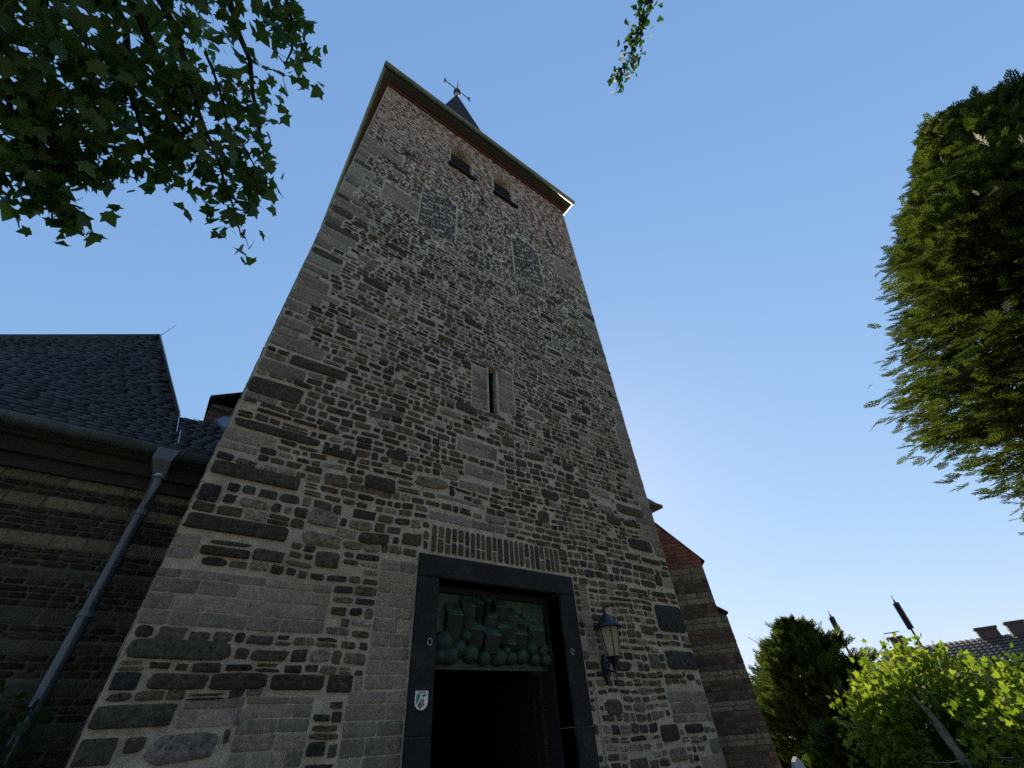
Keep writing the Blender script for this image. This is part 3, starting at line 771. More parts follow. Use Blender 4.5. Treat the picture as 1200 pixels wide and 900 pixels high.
tag(plaque, 'small white shield shaped plaque with green and red coat of arms on left door jamb', 'plaque')
zc = (sz0+sz1)/2
def flat(name, pts, mt, y):
    b = MB(); m = len(pts); b.add([(scx+x*sw_/2, y, zc+z*sh/2) for x, z in pts]+[(scx+x*sw_/2, y+.002, zc+z*sh/2) for x, z in pts], [tuple(range(m))]+[(i, i+m, (i+1) % m+m, (i+1) % m) for i in range(m)])
    return b.build(name, mt, plaque)
Y1 = FY-.0145
flat('green_field', [(-.84,.62),(-.1,.62),(-.28,.3),(-.55,-.1),(-.8,-.42),(-.84,-.2)], m_green, Y1)
flat('green_field', [(-.62,-.5),(-.25,-.05),(-.02,.25),(-.02,-.4),(-.12,-.86),(-.45,-.72)], m_green, Y1)
flat('red_horse', [(.05,.1),(.25,.2),(.38,.1),(.42,-.1),(.3,-.25),(.52,-.45),(.42,-.65),(.25,-.45),(.12,-.68),(.0,-.4),(.12,-.2)], m_red, Y1)
flat('rose_emblem', [(-.2,-.52),(-.06,-.42),(.1,-.52),(.08,-.75),(-.05,-.84),(-.18,-.74)], m_red, Y1-.001)
flat('black_outline', [(.12,.6),(.82,.6),(.82,.5),(.5,.48),(.3,.3),(.12,.38)], m_black, Y1)
tc = bpy.data.curves.new('lettering', 'FONT'); tc.body = 'DENKMAL'; tc.size = sh*.17; tc.align_x = 'CENTER'; tc.align_y = 'CENTER'; tc.extrude = .0006
tmp = bpy.data.objects.new('lettering_curve', tc); C.objects.link(tmp); bpy.context.view_layer.update()
lme = bpy.data.meshes.new_from_object(tmp.evaluated_get(bpy.context.evaluated_depsgraph_get())); bpy.data.objects.remove(tmp)
lme.materials.clear(); lme.materials.append(m_black); to = bpy.data.objects.new('lettering', lme); C.objects.link(to)
to.parent = plaque; to.location = (0, -.0145, sh*.405); to.rotation_euler = (math.pi/2, 0, 0); to.scale = (.82, 1, 1)

# ------------------------------------------------------------------ nave wing on the left
NY = 1.0
EZN = pl(0, 485, 1, NY-.3)[2]*.5+pl(243, 537, 1, NY-.3)[2]*.5
nave = thing('church_nave', 'low church nave of dark banded brick and stone under a slate roof', 'church nave', (-5, 3, 0))
NX0 = -11.0
mb = MB(); mb.box((NX0, NY, 0), (TX0-.005, NY+6, EZN-.12))
nwall = mb.build('wall', m_dmortar, nave)
def frame_nave(v): return np.stack([v[:,0], NY-v[:,1], v[:,2]], -1)
NL = []; NA = []; z = 0.0; k = 0
za = EZN-.12
bands = []
while z < za-.02:
    if k % 2 == 0: h = .056*rnd.choice((2, 3, 4)); typ = 'b'
    else: h = rnd.choice((.10, .13, .16)); typ = 's'
    if z+h > za: h = za-z
    if z > za-.95 and typ == 's': h = .12
    bands.append((z, z+h, typ)); z += h; k += 1
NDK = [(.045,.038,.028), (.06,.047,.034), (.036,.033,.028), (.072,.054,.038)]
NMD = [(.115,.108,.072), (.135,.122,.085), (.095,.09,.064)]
ARX = [(-2.15, 1.35, .62)]
def not_arch(x, z): return all(not (((x-cx)**2+(z-zc)**2)**.5 < r+.36 and z > zc-.0 or (abs(x-cx) < r and z <= zc)) for cx, zc, r in ARX)
for (a, b, t) in bands:
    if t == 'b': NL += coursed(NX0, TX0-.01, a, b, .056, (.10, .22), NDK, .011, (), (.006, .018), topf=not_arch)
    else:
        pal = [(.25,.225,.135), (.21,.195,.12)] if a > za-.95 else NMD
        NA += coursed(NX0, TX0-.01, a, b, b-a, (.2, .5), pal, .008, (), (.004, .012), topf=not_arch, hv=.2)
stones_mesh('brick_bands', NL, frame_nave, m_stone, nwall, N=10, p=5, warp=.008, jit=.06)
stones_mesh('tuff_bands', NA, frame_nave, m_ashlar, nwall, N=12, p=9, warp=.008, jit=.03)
ab = MB()
for cx, zc_, r in ARX:
    for rr in (r+.02, r+.20):
        n = int(math.pi*rr/.085)
        for k in range(n):
            a0 = math.pi*(k+.1)/n; a1 = math.pi*(k+.9)/n
            pts = [(cx-q*math.cos(a), zc_+q*math.sin(a)) for a, q in ((a0, rr), (a1, rr), (a1, rr+.165), (a0, rr+.165))]
            v = [(x, NY-.014, z) for x, z in pts]+[(x, NY+.01, z) for x, z in pts]
            ab.add(v, [(0,1,2,3),(0,4,5,1),(1,5,6,2),(2,6,7,3),(3,7,4,0)], cpick([(.05,.04,.035), (.035,.03,.028)]))
ab.build('relieving_arch', m_brick, nwall)
nw = MB(); nw.box((ARX[0][0]-.6, NY-.006, .9), (ARX[0][0]+.6, NY+.0, ARX[0][1]))
nw.build('blocked_window', m_dark, nwall)
# eaves cornice (corbelled courses)
cb = MB(); cb.box((NX0, NY-.06, za-.26), (TX0-.01, NY, za-.14)); cb.box((NX0, NY-.13, za-.14), (TX0-.01, NY, za)); cb.box((NX0, NY-.2, za), (TX0-.01, NY+.1, za+.05))
cb.build('cornice', mat('eaves_stone', (.04,.037,.028), .9, var=.4, vscale=5, bump=.6), nave)
# roof plane: eave at y = NY-.3 rising backwards
ED = np.array([0, NY-.27, EZN]); PT = R_(52); NR = np.array([0, -math.sin(PT), math.cos(PT)]); UP = np.array([0, math.cos(PT), math.sin(PT)])
def roof_pt(x, y):
    d = ray(x, y); t = ((ED-CAM)@NR)/(d@NR); return CAM+t*d
apex = roof_pt(187, 394); brk_ = roof_pt(209, 488); fl = roof_pt(266, 498)
def uv(p): return (p[0], (p-ED)@UP)
ua, ub, uf = uv(apex), uv(brk_), uv(fl); SL0 = ua[1]; YA, ZA = apex[1], apex[2]
def roof_top(x):
    if x < ua[0]: return SL0
    if x < ub[0]: return ua[1]+(ub[1]-ua[1])*(x-ua[0])/(ub[0]-ua[0])
    return ub[1]+(uf[1]-ub[1])*(x-ub[0])/(uf[0]-ub[0])
def rp(u, s, h=0):            # the ridge runs back at an angle to the eave, so the slope widens leftwards
    yg = YA-.638*(min(u, ua[0])-ua[0]); v = s/SL0
    dy, dz = yg-ED[1], ZA-ED[2]; L = math.hypot(dy, dz)
    return np.array([u, ED[1]+dy*v-dz/L*h, ED[2]+dz*v+dy/L*h])
sb = MB(); us = list(np.linspace(NX0, ua[0], 90))+list(np.linspace(ua[0], ub[0], 4)[1:])+list(np.linspace(ub[0], TX0, 4)[1:])
nu = len(us); vs = []
for u in us:
    t_ = roof_top(u)
    q = rp(u, t_, -.03); dz_ = q[2]-EZN
    vs += [rp(u, 0, -.03), rp(u, t_, -.03), np.array([u, q[1]+dz_*.78+.02, EZN]), rp(u, 0, -.12), rp(u, t_*.98, -.14)]
f = []
for i in range(nu-1):
    a, b = i*5, (i+1)*5
    f += [(a, b, b+1, a+1), (a+1, b+1, b+2, a+2), (a+3, a+4, b+4, b+3), (a, a+3, b+3, b)]
f += [(0,1,4,3), ((nu-1)*5, (nu-1)*5+3, (nu-1)*5+4, (nu-1)*5+1)]
sb.add(vs, f)
roof = sb.build('roof', m_dmortar, nave)
sm = []
SE = .08; s = -.03; r = 0
vsl = []; csl = []
while s < SL0+.1:
    x = NX0+rnd.uniform(0, .15)
    while x < TX0:
        wd = rnd.uniform(.12, .17)
        xm = x+wd/2
        tp = roof_top(xm)
        if s < min(tp, roof_top(x+wd))-.03 and x+wd > NX0:
            x1 = min(x+wd, TX0-.002); e = min(s+SE*1.9, tp, roof_top(min(x+wd, TX0))); lift = .014+rnd.uniform(-.004, .004); t2 = rnd.uniform(-.006, .006)
            bow = .018
            prof = [(x+.004, s+bow), (x+wd*.3, s+.005), (min(x+wd*.62, x1), s-.004+t2), (x1-.004, s+bow*.8), (x1-.004, e), (x+.004, e)]
            hs = [lift, lift, lift, lift, -.006, -.006]
            vsl.append([rp(a, b, h) for (a, b), h in zip(prof, hs)]+[rp(a, b, h-.008) for (a, b), h in zip(prof, hs)])
            k = rnd.uniform(.6, 1.5); csl.append((.035*k, .039*k, .05*k))
        x += wd
    s += SE
V = np.array(vsl); n = len(V); base = (np.arange(n)*12)[:,None,None]
top = (np.array([[0,1,2,3,4,5]])[None]+base).reshape(-1, 6)
sd4 = (np.array([(0,6,7,1),(1,7,8,2),(2,8,9,3),(3,9,10,4),(5,11,6,0)])[None]+base).reshape(-1, 4)
fast_mesh('slates', V.reshape(-1, 3), [top, sd4], np.repeat(np.array(csl), 12, 0), m_slate, roof)
rg = MB(); rg.tube([rp(NX0, SL0, .0), rp(ua[0], SL0, .0)], .05, 6); rg.tube([rp(ua[0], ua[1], .01), rp(ub[0], ub[1], .01)], .022, 6)
rg.build('ridge_cap', mat('dark_lead', (.03,.03,.04), .8), roof)
fs = MB(); fs.add([rp(TX0-.22, uf[1]-.05, .05), rp(TX0+.0, uf[1]-.35, .05), rp(TX0+.0, uf[1]+.1, .1), rp(TX0-.16, uf[1]+.09, .08)]+[rp(TX0-.22, uf[1]-.05, .0), rp(TX0+.0, uf[1]-.35, .0), rp(TX0+.0, uf[1]+.1, .0), rp(TX0-.16, uf[1]+.09, .0)], [(0,1,2,3),(0,4,5,1),(1,5,6,2),(2,6,7,3),(3,7,4,0)])
fs.build('lead_flashing', mat('lead_sheet', (.16,.22,.3), .4, metal=.3, bump=.3, bscale=12), roof)
lw = MB(); wq = roof_pt(205, 511); lw.tube([rp(ua[0], ua[1], .03), rp(ub[0]-.0, ub[1], .06), rp(wq[0], (wq-ED)@UP, .06)], .006, 5); lw.tube([rp(ua[0], ua[1], 0), rp(ua[0], ua[1], 0)+[.12, 0, .42]], [.009, .004], 5)
a = rp(ub[0]+.15, .5, .06); lw.tube([a, rp(ub[0]+.22, .1, .08), rp(ub[0]+.2, .02, .1)], .006, 5)
lw.build('lightning_rod', mat('bright_wire', (.5,.52,.55), .4, metal=.5, bump=0), roof)
ng = MB(); gy = ED[1]-.07; gz = EZN-.015
half_round(ng, (NX0, gy, gz), (TX0-.03, gy, gz), .085)
x = NX0+.4
while x < TX0-.3: half_round(ng, (x, gy, gz-.0), (x+.035, gy, gz), .092); x += .62
ngut = ng.build('gutter', m_zinc, nave, smooth=True)
# hopper and downpipe
dp = thing('downpipe', 'grey blue zinc downpipe with funnel shaped hopper below nave gutter', 'downpipe', (-.65, NY-.1, 0))
h0 = pl(187, 524, 1, gy); h1 = pl(212, 530, 1, gy); hb = pl(188, 556, 1, gy+.08)
hp = MB(); zt = gz-.03; zb = hb[2]-.03; xa, xb = h0[0], h1[0]; xc = (hb[0]+xa+.06)/2+.03
v = []
for (z, x0, x1, ya, yb_) in ((zt, xa, xb, gy-.09, gy+.10), (zt-.13, xa+.0, xb-.03, gy-.09, gy+.10), (zb, xc-.055, xc+.055, gy-.0, gy+.11)):
    v += [(x0, ya, z), (x1, ya, z), (x1, yb_, z), (x0, yb_, z)]
hp.add(v, [(0,1,5,4),(1,2,6,5),(2,3,7,6),(3,0,4,7),(4,5,9,8),(5,6,10,9),(6,7,11,10),(7,4,8,11),(3,2,1,0),(8,9,10,11)])
hp.build('hopper', m_zinc, dp)
pp = MB(); py = NY-.13; yc = gy+.055
pp.tube([(xc, yc, zb+.03), (xc, yc, zb-.08), (xc, py, zb-.35), (xc, py, 1.6), (xc, py, .08)], .05, 14)
pipe = pp.build('pipe', m_pipe, dp, smooth=True)
for z in (zb-.38, 2.62, 1.2):
    r = MB(); r.lathe((xc, py, z), [(.056,0),(.06,.008),(.06,.045),(.056,.05)], 14); r.box((xc-.01, py+.04, z+.01), (xc+.01, NY+.02, z+.04)); r.build('pipe_clamp', m_zinc, pipe)
r = MB(); r.lathe((xc, yc, zb-.03), [(.052,0),(.062,.01),(.062,.05),(.052,.06)], 14); r.build('collar', mat('bright_zinc', (.35,.38,.42), .35, metal=.5), pipe)

# ------------------------------------------------------------------ aisle with diagonal buttress on the right
aisle = thing('church_aisle', 'brick and tuff banded aisle corner with diagonal buttress behind the tower', 'church aisle', (8.3, .8, 0))
mb = MB(); mb.box((TX1+.012, .9, 0), (8.36, 12, 5.5)); aw = mb.build('wall', m_dmortar, aisle)
TB = [(.0,.25),(.62,.78),(1.26,1.41),(1.72,1.86),(2.15,2.30),(2.55,2.71),(2.96,3.16),(3.40,3.61),(3.85,4.09)]
BRD = [(.115,.075,.052), (.14,.088,.058), (.09,.062,.048), (.165,.105,.068)]
BRR = [(.26,.085,.06), (.21,.07,.05), (.29,.11,.08)]
TUF = [(.36,.295,.19), (.31,.255,.17)]
def banded(x0, x1, z0, z1, topf=None):
    Lb, Lt = [], []; z = z0
    for (a, b) in TB+[(z1, z1)]:
        if a > z: Lb += coursed(x0, x1, z, min(a, z1), (min(a, z1)-z)/max(1, round((min(a, z1)-z)/.078)), (.11, .23), lambda x, zz: BRR if zz > 4.05 else BRD, .013, (), (.004, .010), topf=topf)
        b = min(b, z1)
        if b > a+.03: Lt += coursed(x0, x1, a, b, (b-a)/2, (.25, .45), TUF, .007, (), (.004, .008), topf=topf)
        z = max(z, b)
    return Lb, Lt
Lb, Lt = banded(TX1+.03, 8.355, 0, 5.45)
fa = lambda v: np.stack([v[:,0], .9-v[:,1], v[:,2]], -1)
stones_mesh('brickwork', Lb, fa, m_brick, aw, N=8, p=9, warp=0, jit=.02, smooth=False); stones_mesh('tuff_bands', Lt, fa, m_ashlar, aw, N=8, p=9, warp=0, jit=.02)
sl2 = MB(); sl2.box((TX1+.02, .66, 5.5), (8.52, 12.2, 5.575)); sl2.build('cornice', m_ashlar, aw)
rfa = MB(); rfa.add([(TX1+.02,.7,5.578),(8.48,.7,5.578),(8.48,12.2,5.578),(TX1+.02,12.2,5.578),(TX1+.02,.7,5.9),(TX1+.02,12.2,5.9)], [(0,1,4),(1,2,5,4),(2,3,5),(3,0,4,5),(3,2,1,0)])
rfa.build('roof', m_slate, aisle)
# buttress frame: s along (1,-1)/sqrt2 from the corner, o = outward of the visible face (-1,-1)/sqrt2
dS = np.array([.7071, -.7071, 0]); dO = np.array([-.7071, -.7071, 0]); B0 = np.array([8.235, .765, 0])
S1, S2 = .665, .70
s_tr = .66
def fb(v, off=0): return B0+np.outer(v[:,0], dS)+np.outer(v[:,1]+off, dO)+np.outer(v[:,2], [0,0,1.])
TH_B = .55
sTOP0, zTOP0, sTOP1, zTOP1 = -.35, 5.48, .69, 4.22     # slope of the top
def ztop(s): return zTOP0+(zTOP1-zTOP0)*(s-sTOP0)/(sTOP1-sTOP0)
bm = MB()
def bbox(mb, s0, s1, o0, o1, z0, z1a, z1b):
    v = np.array([(s0,o0,z0),(s1,o0,z0),(s1,o1,z0),(s0,o1,z0),(s0,o0,z1a),(s1,o0,z1b),(s1,o1,z1b),(s0,o1,z1a)])
    mb.add(fb(v), [(0,1,2,3),(7,6,5,4),(4,5,1,0),(5,6,2,1),(6,7,3,2),(7,4,0,3)])
bbox(bm, -.5, .66, -TH_B, 0, 0, ztop(-.5), ztop(.66))
bbox(bm, .661, .79, -TH_B+.0, -.001, 0, 3.22, 3.16)
but = bm.build('buttress', m_dmortar, aisle)
Lb, Lt = banded(-.5, .66, 0, 5.4, topf=lambda x, z: z < ztop(x)-.02)
Lb2, Lt2 = banded(.655, .79, 0, 3.16)
stones_mesh('brickwork', Lb+Lb2, fb, m_brick, but, N=8, p=9, warp=0, jit=.02, smooth=False); stones_mesh('tuff_bands', Lt+Lt2, fb, m_ashlar, but, N=8, p=9, warp=0, jit=.02)
# outer end face of buttress
fe = lambda v: B0+np.outer(v[:,1]+.79, dS)+np.outer(-v[:,0], dO)+np.outer(v[:,2], [0,0,1.])
Lb, Lt = banded(0.0, TH_B, 0, 3.16); stones_mesh('end_brickwork', Lb, fe, m_brick, but, N=8, p=9, warp=0, jit=.02, smooth=False); stones_mesh('end_bands', Lt, fe, m_ashlar, but, N=8, p=9, warp=0, jit=.02)
cp = MB()
def slab(mb, s0, z0, s1, z1, t, o0, o1):
    v = np.array([(s0,o0,z0),(s1,o0,z1),(s1,o1,z1),(s0,o1,z0),(s0,o0,z0+t),(s1,o0,z1+t),(s1,o1,z1+t),(s0,o1,z0+t)])
    mb.add(fb(v), [(0,1,2,3),(7,6,5,4),(4,5,1,0),(5,6,2,1),(6,7,3,2),(7,4,0,3)])
slab(cp, -.5, ztop(-.5)+.003, .73, ztop(.73)+.003, .035, -TH_B-.02, .018)
slab(cp, .64, 3.32, .83, 3.19, .035, -TH_B-.02, .018)
cp.build('weathering', mat('brick_coping', (.13,.05,.042), .9, var=.3, vscale=20, bump=.5), but)

# ------------------------------------------------------------------ leaves
def leaf_shape(kind):
    if kind == 'maple':
        pts = [(0,0),(.14,.06),(.38,.03),(.38,.26),(.64,.54),(.32,.56),(.2,.8),(0,1.1),(-.2,.8),(-.32,.56),(-.64,.54),(-.38,.26),(-.38,.03),(-.14,.06)]
        v = np.array([(x, y, .1*abs(x)-.12*y*y) for x, y in pts]); v = np.vstack([v, (0, .4, .0)])
        c = len(pts); f = np.array([(i, (i+1) % c, c) for i in range(c)])
    elif kind == 'fan':
        v = np.array([(0,0,0),(.5,.55,.06),(.38,.85,.02),(0,.75,0),(-.38,.85,.02),(-.5,.55,.06)]); f = np.array([(0,1,2),(0,2,3),(0,3,4),(0,4,5)])
    elif kind == 'oval':
        v = np.array([(0,0,0),(.3,.3,.05),(.28,.65,.03),(0,1,-.06),(-.28,.65,.03),(-.3,.3,.05)]); f = np.array([(0,1,2),(0,2,3),(0,3,4),(0,4,5)])
    return v, f
def rot_from(dirs, nrm):
    y = dirs/np.linalg.norm(dirs, axis=1, keepdims=True)
    x = np.cross(y, nrm); x /= (np.linalg.norm(x, axis=1, keepdims=True)+1e-9); z = np.cross(x, y)
    return np.stack([x, y, z], 1)          # rows
def stamp(kind, pos, dirs, size, cols, name, mt, parent, nrm=None):
    v, f = leaf_shape(kind); n = len(pos)
    if nrm is None: nrm = rng.normal(size=(n, 3))
    Rm = rot_from(dirs, nrm); V = np.einsum('kj,njl->nkl', v, Rm)*np.asarray(size).reshape(-1,1,1)+pos[:,None,:]
    Fs = (f[None]+(np.arange(n)*len(v))[:,None,None]).reshape(-1, 3)
    return fast_mesh(name, V.reshape(-1, 3), [Fs], np.repeat(cols, len(v), 0), mt, parent)
def leafcols(n, a, b): 
    t = rng.uniform(0, 1, (n, 1)); return np.array(a)*(1-t)+np.array(b)*t

# ---- broadleaf tree overhead, top left
tree = thing('maple_tree', 'broadleaf tree with dark hanging leafy boughs reaching in over the nave', 'tree', (-6.5, -8, 0))
tk = MB(); tk.tube([(-6.5,-8,-.1),(-6.45,-7.95,1.2),(-6.4,-7.8,3.5),(-6.1,-7.5,6),(-5.9,-7.2,8.5),(-5.8,-7,11)], [.5,.36,.31,.27,.18,.08], 12)
hub = np.array([-6.1, -7.5, 6.0]); hub2 = np.array([-5.95, -7.3, 7.8])
boughs = [  # (px, py, distance) lines of the limbs and twigs seen
 [(-60,-150,5.6),(30,-40,5.2),(62,40,5.0),(60,110,4.8),(52,175,4.7),(70,240,4.6)],
 [(60,-150,5.8),(150,-40,5.4),(205,30,5.0),(222,90,4.8),(240,150,4.7),(262,210,4.6),(283,278,4.5)],
 [(60,-150,5.8),(120,-30,5.5),(150,60,5.2),(160,130,5.1),(175,180,5.0),(208,205,5.0)],
 [(120,-160,5.8),(240,-50,5.4),(280,40,5.0),(296,110,4.9),(305,160,4.9),(312,215,4.8)],
 [(200,-160,5.8),(300,-70,5.5),(335,-10,5.2),(345,30,5.1),(334,75,5.0)],
 [(-60,-150,5.6),(-20,0,5.0),(0,70,4.8),(12,130,4.6),(20,175,4.5)],
 [(20,60,4.9),(45,120,4.7),(60,170,4.6),(55,215,4.6),(62,258,4.6)],
 [(30,100,4.8),(70,150,4.7),(90,170,4.7),(100,200,4.7)],
 [(180,60,5.0),(195,110,4.9),(205,150,4.8),(200,185,4.8)],
 [(240,60,4.9),(262,120,4.8),(285,170,4.7),(290,215,4.7),(275,240,4.6)],
 [(52,110,4.8),(25,160,4.6),(28,205,4.6),(45,245,4.5)],
 [(55,150,4.8),(80,180,4.7),(105,200,4.7)],
 [(200,-160,5.8),(260,-70,5.5),(300,-20,5.2),(310,20,5.0)],
 [(30,-40,5.2),(100,50,5.0),(110,110,4.9),(120,170,4.8),(138,190,4.8)]]
bt = MB()
for i, b in enumerate(boughs):
    pts = [wp(*q) for q in b]
    if i < 6 or i == 8:
        h = hub if i % 2 else hub2
        mid = (h+pts[0])/2+np.array([0,0,.5]); pts = [h, mid]+pts
        rad = list(np.linspace(.09, .05, 2))+list(np.linspace(.035, .006, len(b)))
    else: rad = list(np.linspace(.012, .004, len(b)))
    pp_ = [pts[0]]
    for a, c in zip(pts[:-1], pts[1:]):
        pp_.append((a+c)/2+rng.normal(size=3)*.04); pp_.append(c)
    rr = np.interp(np.linspace(0, len(rad)-1, len(pp_)), range(len(rad)), rad)
    bt.tube(pp_, list(rr), 6)
P_, D_ = [], []
def cluster(c, n, spread, down=.8):
    for _ in range(n):
        P_.append(c+rng.normal(size=3)*spread); D_.append(np.array([0,0,-down])+rng.normal(size=3)*.6)
def twig(c0, c1, mbt):
    m = (c0+c1)/2+rng.normal(size=3)*.06; mbt.tube([c0, m, c1], [.006, .004, .002], 4)
# leaf clumps along the boughs
for i, b in enumerate(boughs):
    pts = [wp(*q) for q in b]
    for k in range(1, len(pts)-1):
        for t in np.linspace(0, 1, 7):
            c = pts[k]*(1-t)+pts[k+1]*t
            if rng.random() < .15: continue
            off = rng.normal(size=3)*.09; cluster(c+off, rng.integers(5, 10), .08)
            if rng.random() < .6: twig(c, c+off, bt)
# the denser mass: points inside a photo-side outline, spread in depth
mass = np.array([(-150,-150),(300,-150),(250,-20),(240,30),(258,70),(275,110),(255,130),(225,150),(215,168),(185,170),(150,150),(135,165),(100,150),(60,150),(30,130),(-20,125),(-150,140)])
def inside(p, poly):
    x, y = p; c = False; j = len(poly)-1
    for i in range(len(poly)):
        xi, yi = poly[i]; xj, yj = poly[j]
        if (yi > y) != (yj > y) and x < (xj-xi)*(y-yi)/(yj-yi)+xi: c = not c
        j = i
    return c
gaps = [(85,60,11),(140,30,10),(30,40,10),(175,110,9),(232,95,10),(125,80,8),(60,50,9),(215,60,9),(20,60,14),(205,125,16),(150,150,15),(75,20,9),(45,105,18),(120,120,9),(0,110,20),(255,60,8),(180,60,6),(105,75,7)]
n = 0
while n < 350:
    x, y = rng.uniform(-150, 300), rng.uniform(-150, 172)
    if not inside((x, y), mass) or any((x-a)**2+(y-b)**2 < r*r for a, b, r in gaps): continue
    if y > 120 and rng.random() < .35: continue
    cluster(wp(x, y, rng.uniform(4.3, 6.4)), rng.integers(3, 6), .07); n += 1
# crown above and behind, out of the frame, enlarged to shade the tower wall
nl0 = len(P_)
for k in range(2600):
    v = rng.normal(size=3); v /= np.linalg.norm(v); c = np.array([-6.5, -12.2, 8.0])+v*np.array([4.8, 5.2, 4.2])*rng.uniform(.45, 1)**.5
    if c[1] > -6.6: continue
    cluster(c, 5, .3)
P_ = np.array(P_); D_ = np.array(D_)
stamp('maple', P_, D_, np.where(np.arange(len(P_)) < nl0, rng.uniform(.07, .13, len(P_)), rng.uniform(.28, .42, len(P_))), leafcols(len(P_), (.05,.095,.03), (.10,.17,.045)), 'crown', m_leaf, tree)
for k in range(7):
    a = rng.uniform(0, 6.28); bt.tube([(-6.2,-7.7,6+k*.5), (-6.2+1.4*math.cos(a), -7.7+1.4*math.sin(a), 8.2+k*.3), (-6.2+2.6*math.cos(a), -7.7+2.6*math.sin(a), 9.5+k*.2)], [.09,.05,.015], 6)
tk.build('trunk', m_bark, tree, smooth=True); bt.build('bough', m_bark, tree, smooth=True)

# ---- tree behind the camera with the one hanging twig seen at the top
t2 = thing('small_leaved_tree', 'tree overhead of which one narrow hanging twig of small leaves shows against blue sky', 'tree', (3.9, -12, 0))
mb = MB(); mb.tube([(3.9,-12,-.1),(3.8,-11.8,1),(3.6,-11.2,3),(3.3,-10.5,6),(4.2,-12.2,10)], [.35,.24,.2,.15,.06], 10); mb.build('trunk', m_bark, t2, smooth=True)
tw = [wp(800,-120,6.6), wp(766,-30,6.3), wp(757,0,6.2), wp(748,35,6.15), wp(738,70,6.1), wp(722,105,6.05)]
mb = MB(); mb.tube([(3.3,-10.5,6), (3.3,-8.6,7.9)]+tw, [.07,.045,.02,.01,.007,.005,.004,.003], 6)
P_, D_ = [], []
for k in range(1, 5):
    for t in np.linspace(0, 1, 20):
        c = tw[k]*(1-t)+tw[k+1]*t; wdt = .14 if k < 4 else .14-.05*t
        for _ in range(3):
            P_.append(c+rng.normal(size=3)*wdt*.42); D_.append(rng.normal(size=3)+np.array([0,0,-.5]))
ns0 = len(P_)
for k in range(6500):  # unseen crown, enlarged to keep skylight off the lower wall
    v = rng.normal(size=3); v /= np.linalg.norm(v); P_.append(np.array([6.0, -15.5, 7.8])+v*np.array([4.8, 4.6, 4.2])*rng.uniform(.4, 1)); D_.append(rng.normal(size=3))
for k in range(8):
    a = k*.8; mb.tube([(3.35,-10.6,5+k*.4), (3.3+2*math.cos(a), -11.3+1.7*math.sin(a), 7.5+k*.3)], [.05,.01], 6)
mb.build('bough', m_bark, t2, smooth=True)
P_ = np.array(P_); stamp('fan', P_, np.array(D_), np.where(np.arange(len(P_)) < ns0, rng.uniform(.055, .085, len(P_)), rng.uniform(.35, .5, len(P_))), leafcols(len(P_), (.03,.055,.02), (.05,.09,.03)), 'crown', m_leaf, t2)

# ------------------------------------------------------------------ conifers
def spray_proto(nseg=5):
    """flat feathered twig along +y, unit length, thin needle-clad shoots"""
    V, Fq = [], []
    def shoot(p, d, L, w):
        d = d/np.linalg.norm(d); s_ = np.cross(d, [0,0,1.]); b = len(V)
        V.extend([p-s_*w*.6, p+s_*w*.6, p+d*L*.6+s_*w, p+d*L, p+d*L*.6-s_*w]); Fq.append((b, b+1, b+2, b+3)); Fq.append((b, b+2, b+3, b+4))
    shoot(np.array([0,0,0.]), np.array([0,1.,0]), 1.0, .034)
    for i in range(nseg):
        y = .08+.78*i/nseg; L = .40*(1-.6*i/nseg)*rnd.uniform(.75, 1.15)
        for s_ in (-1, 1):
            p = np.array([0, y+(.05 if s_ > 0 else 0), 0]); d = np.array([s_*.8, 1., rnd.uniform(-.3, .3)])
            shoot(p, d, L, .034)
            q = p+d/np.linalg.norm(d)*L*.45
            shoot(q, np.array([s_*.15, 1., rnd.uniform(-.4, .4)]), L*.5, .026)
    return np.array(V), np.array(Fq)
SPV, SPF = spray_proto()
def stamp_sprays(pos, dirs, size, cols, name, parent, nrm):
    n = len(pos); Rm = rot_from(dirs, nrm); V = np.einsum('kj,njl->nkl', SPV, Rm)*size[:,None,None]+pos[:,None,:]
    Fs = (SPF[None]+(np.arange(n)*len(SPV))[:,None,None]).reshape(-1, 4)
    return fast_mesh(name, V.reshape(-1, 3), [Fs], np.repeat(cols, len(SPV), 0), m_needle, parent)
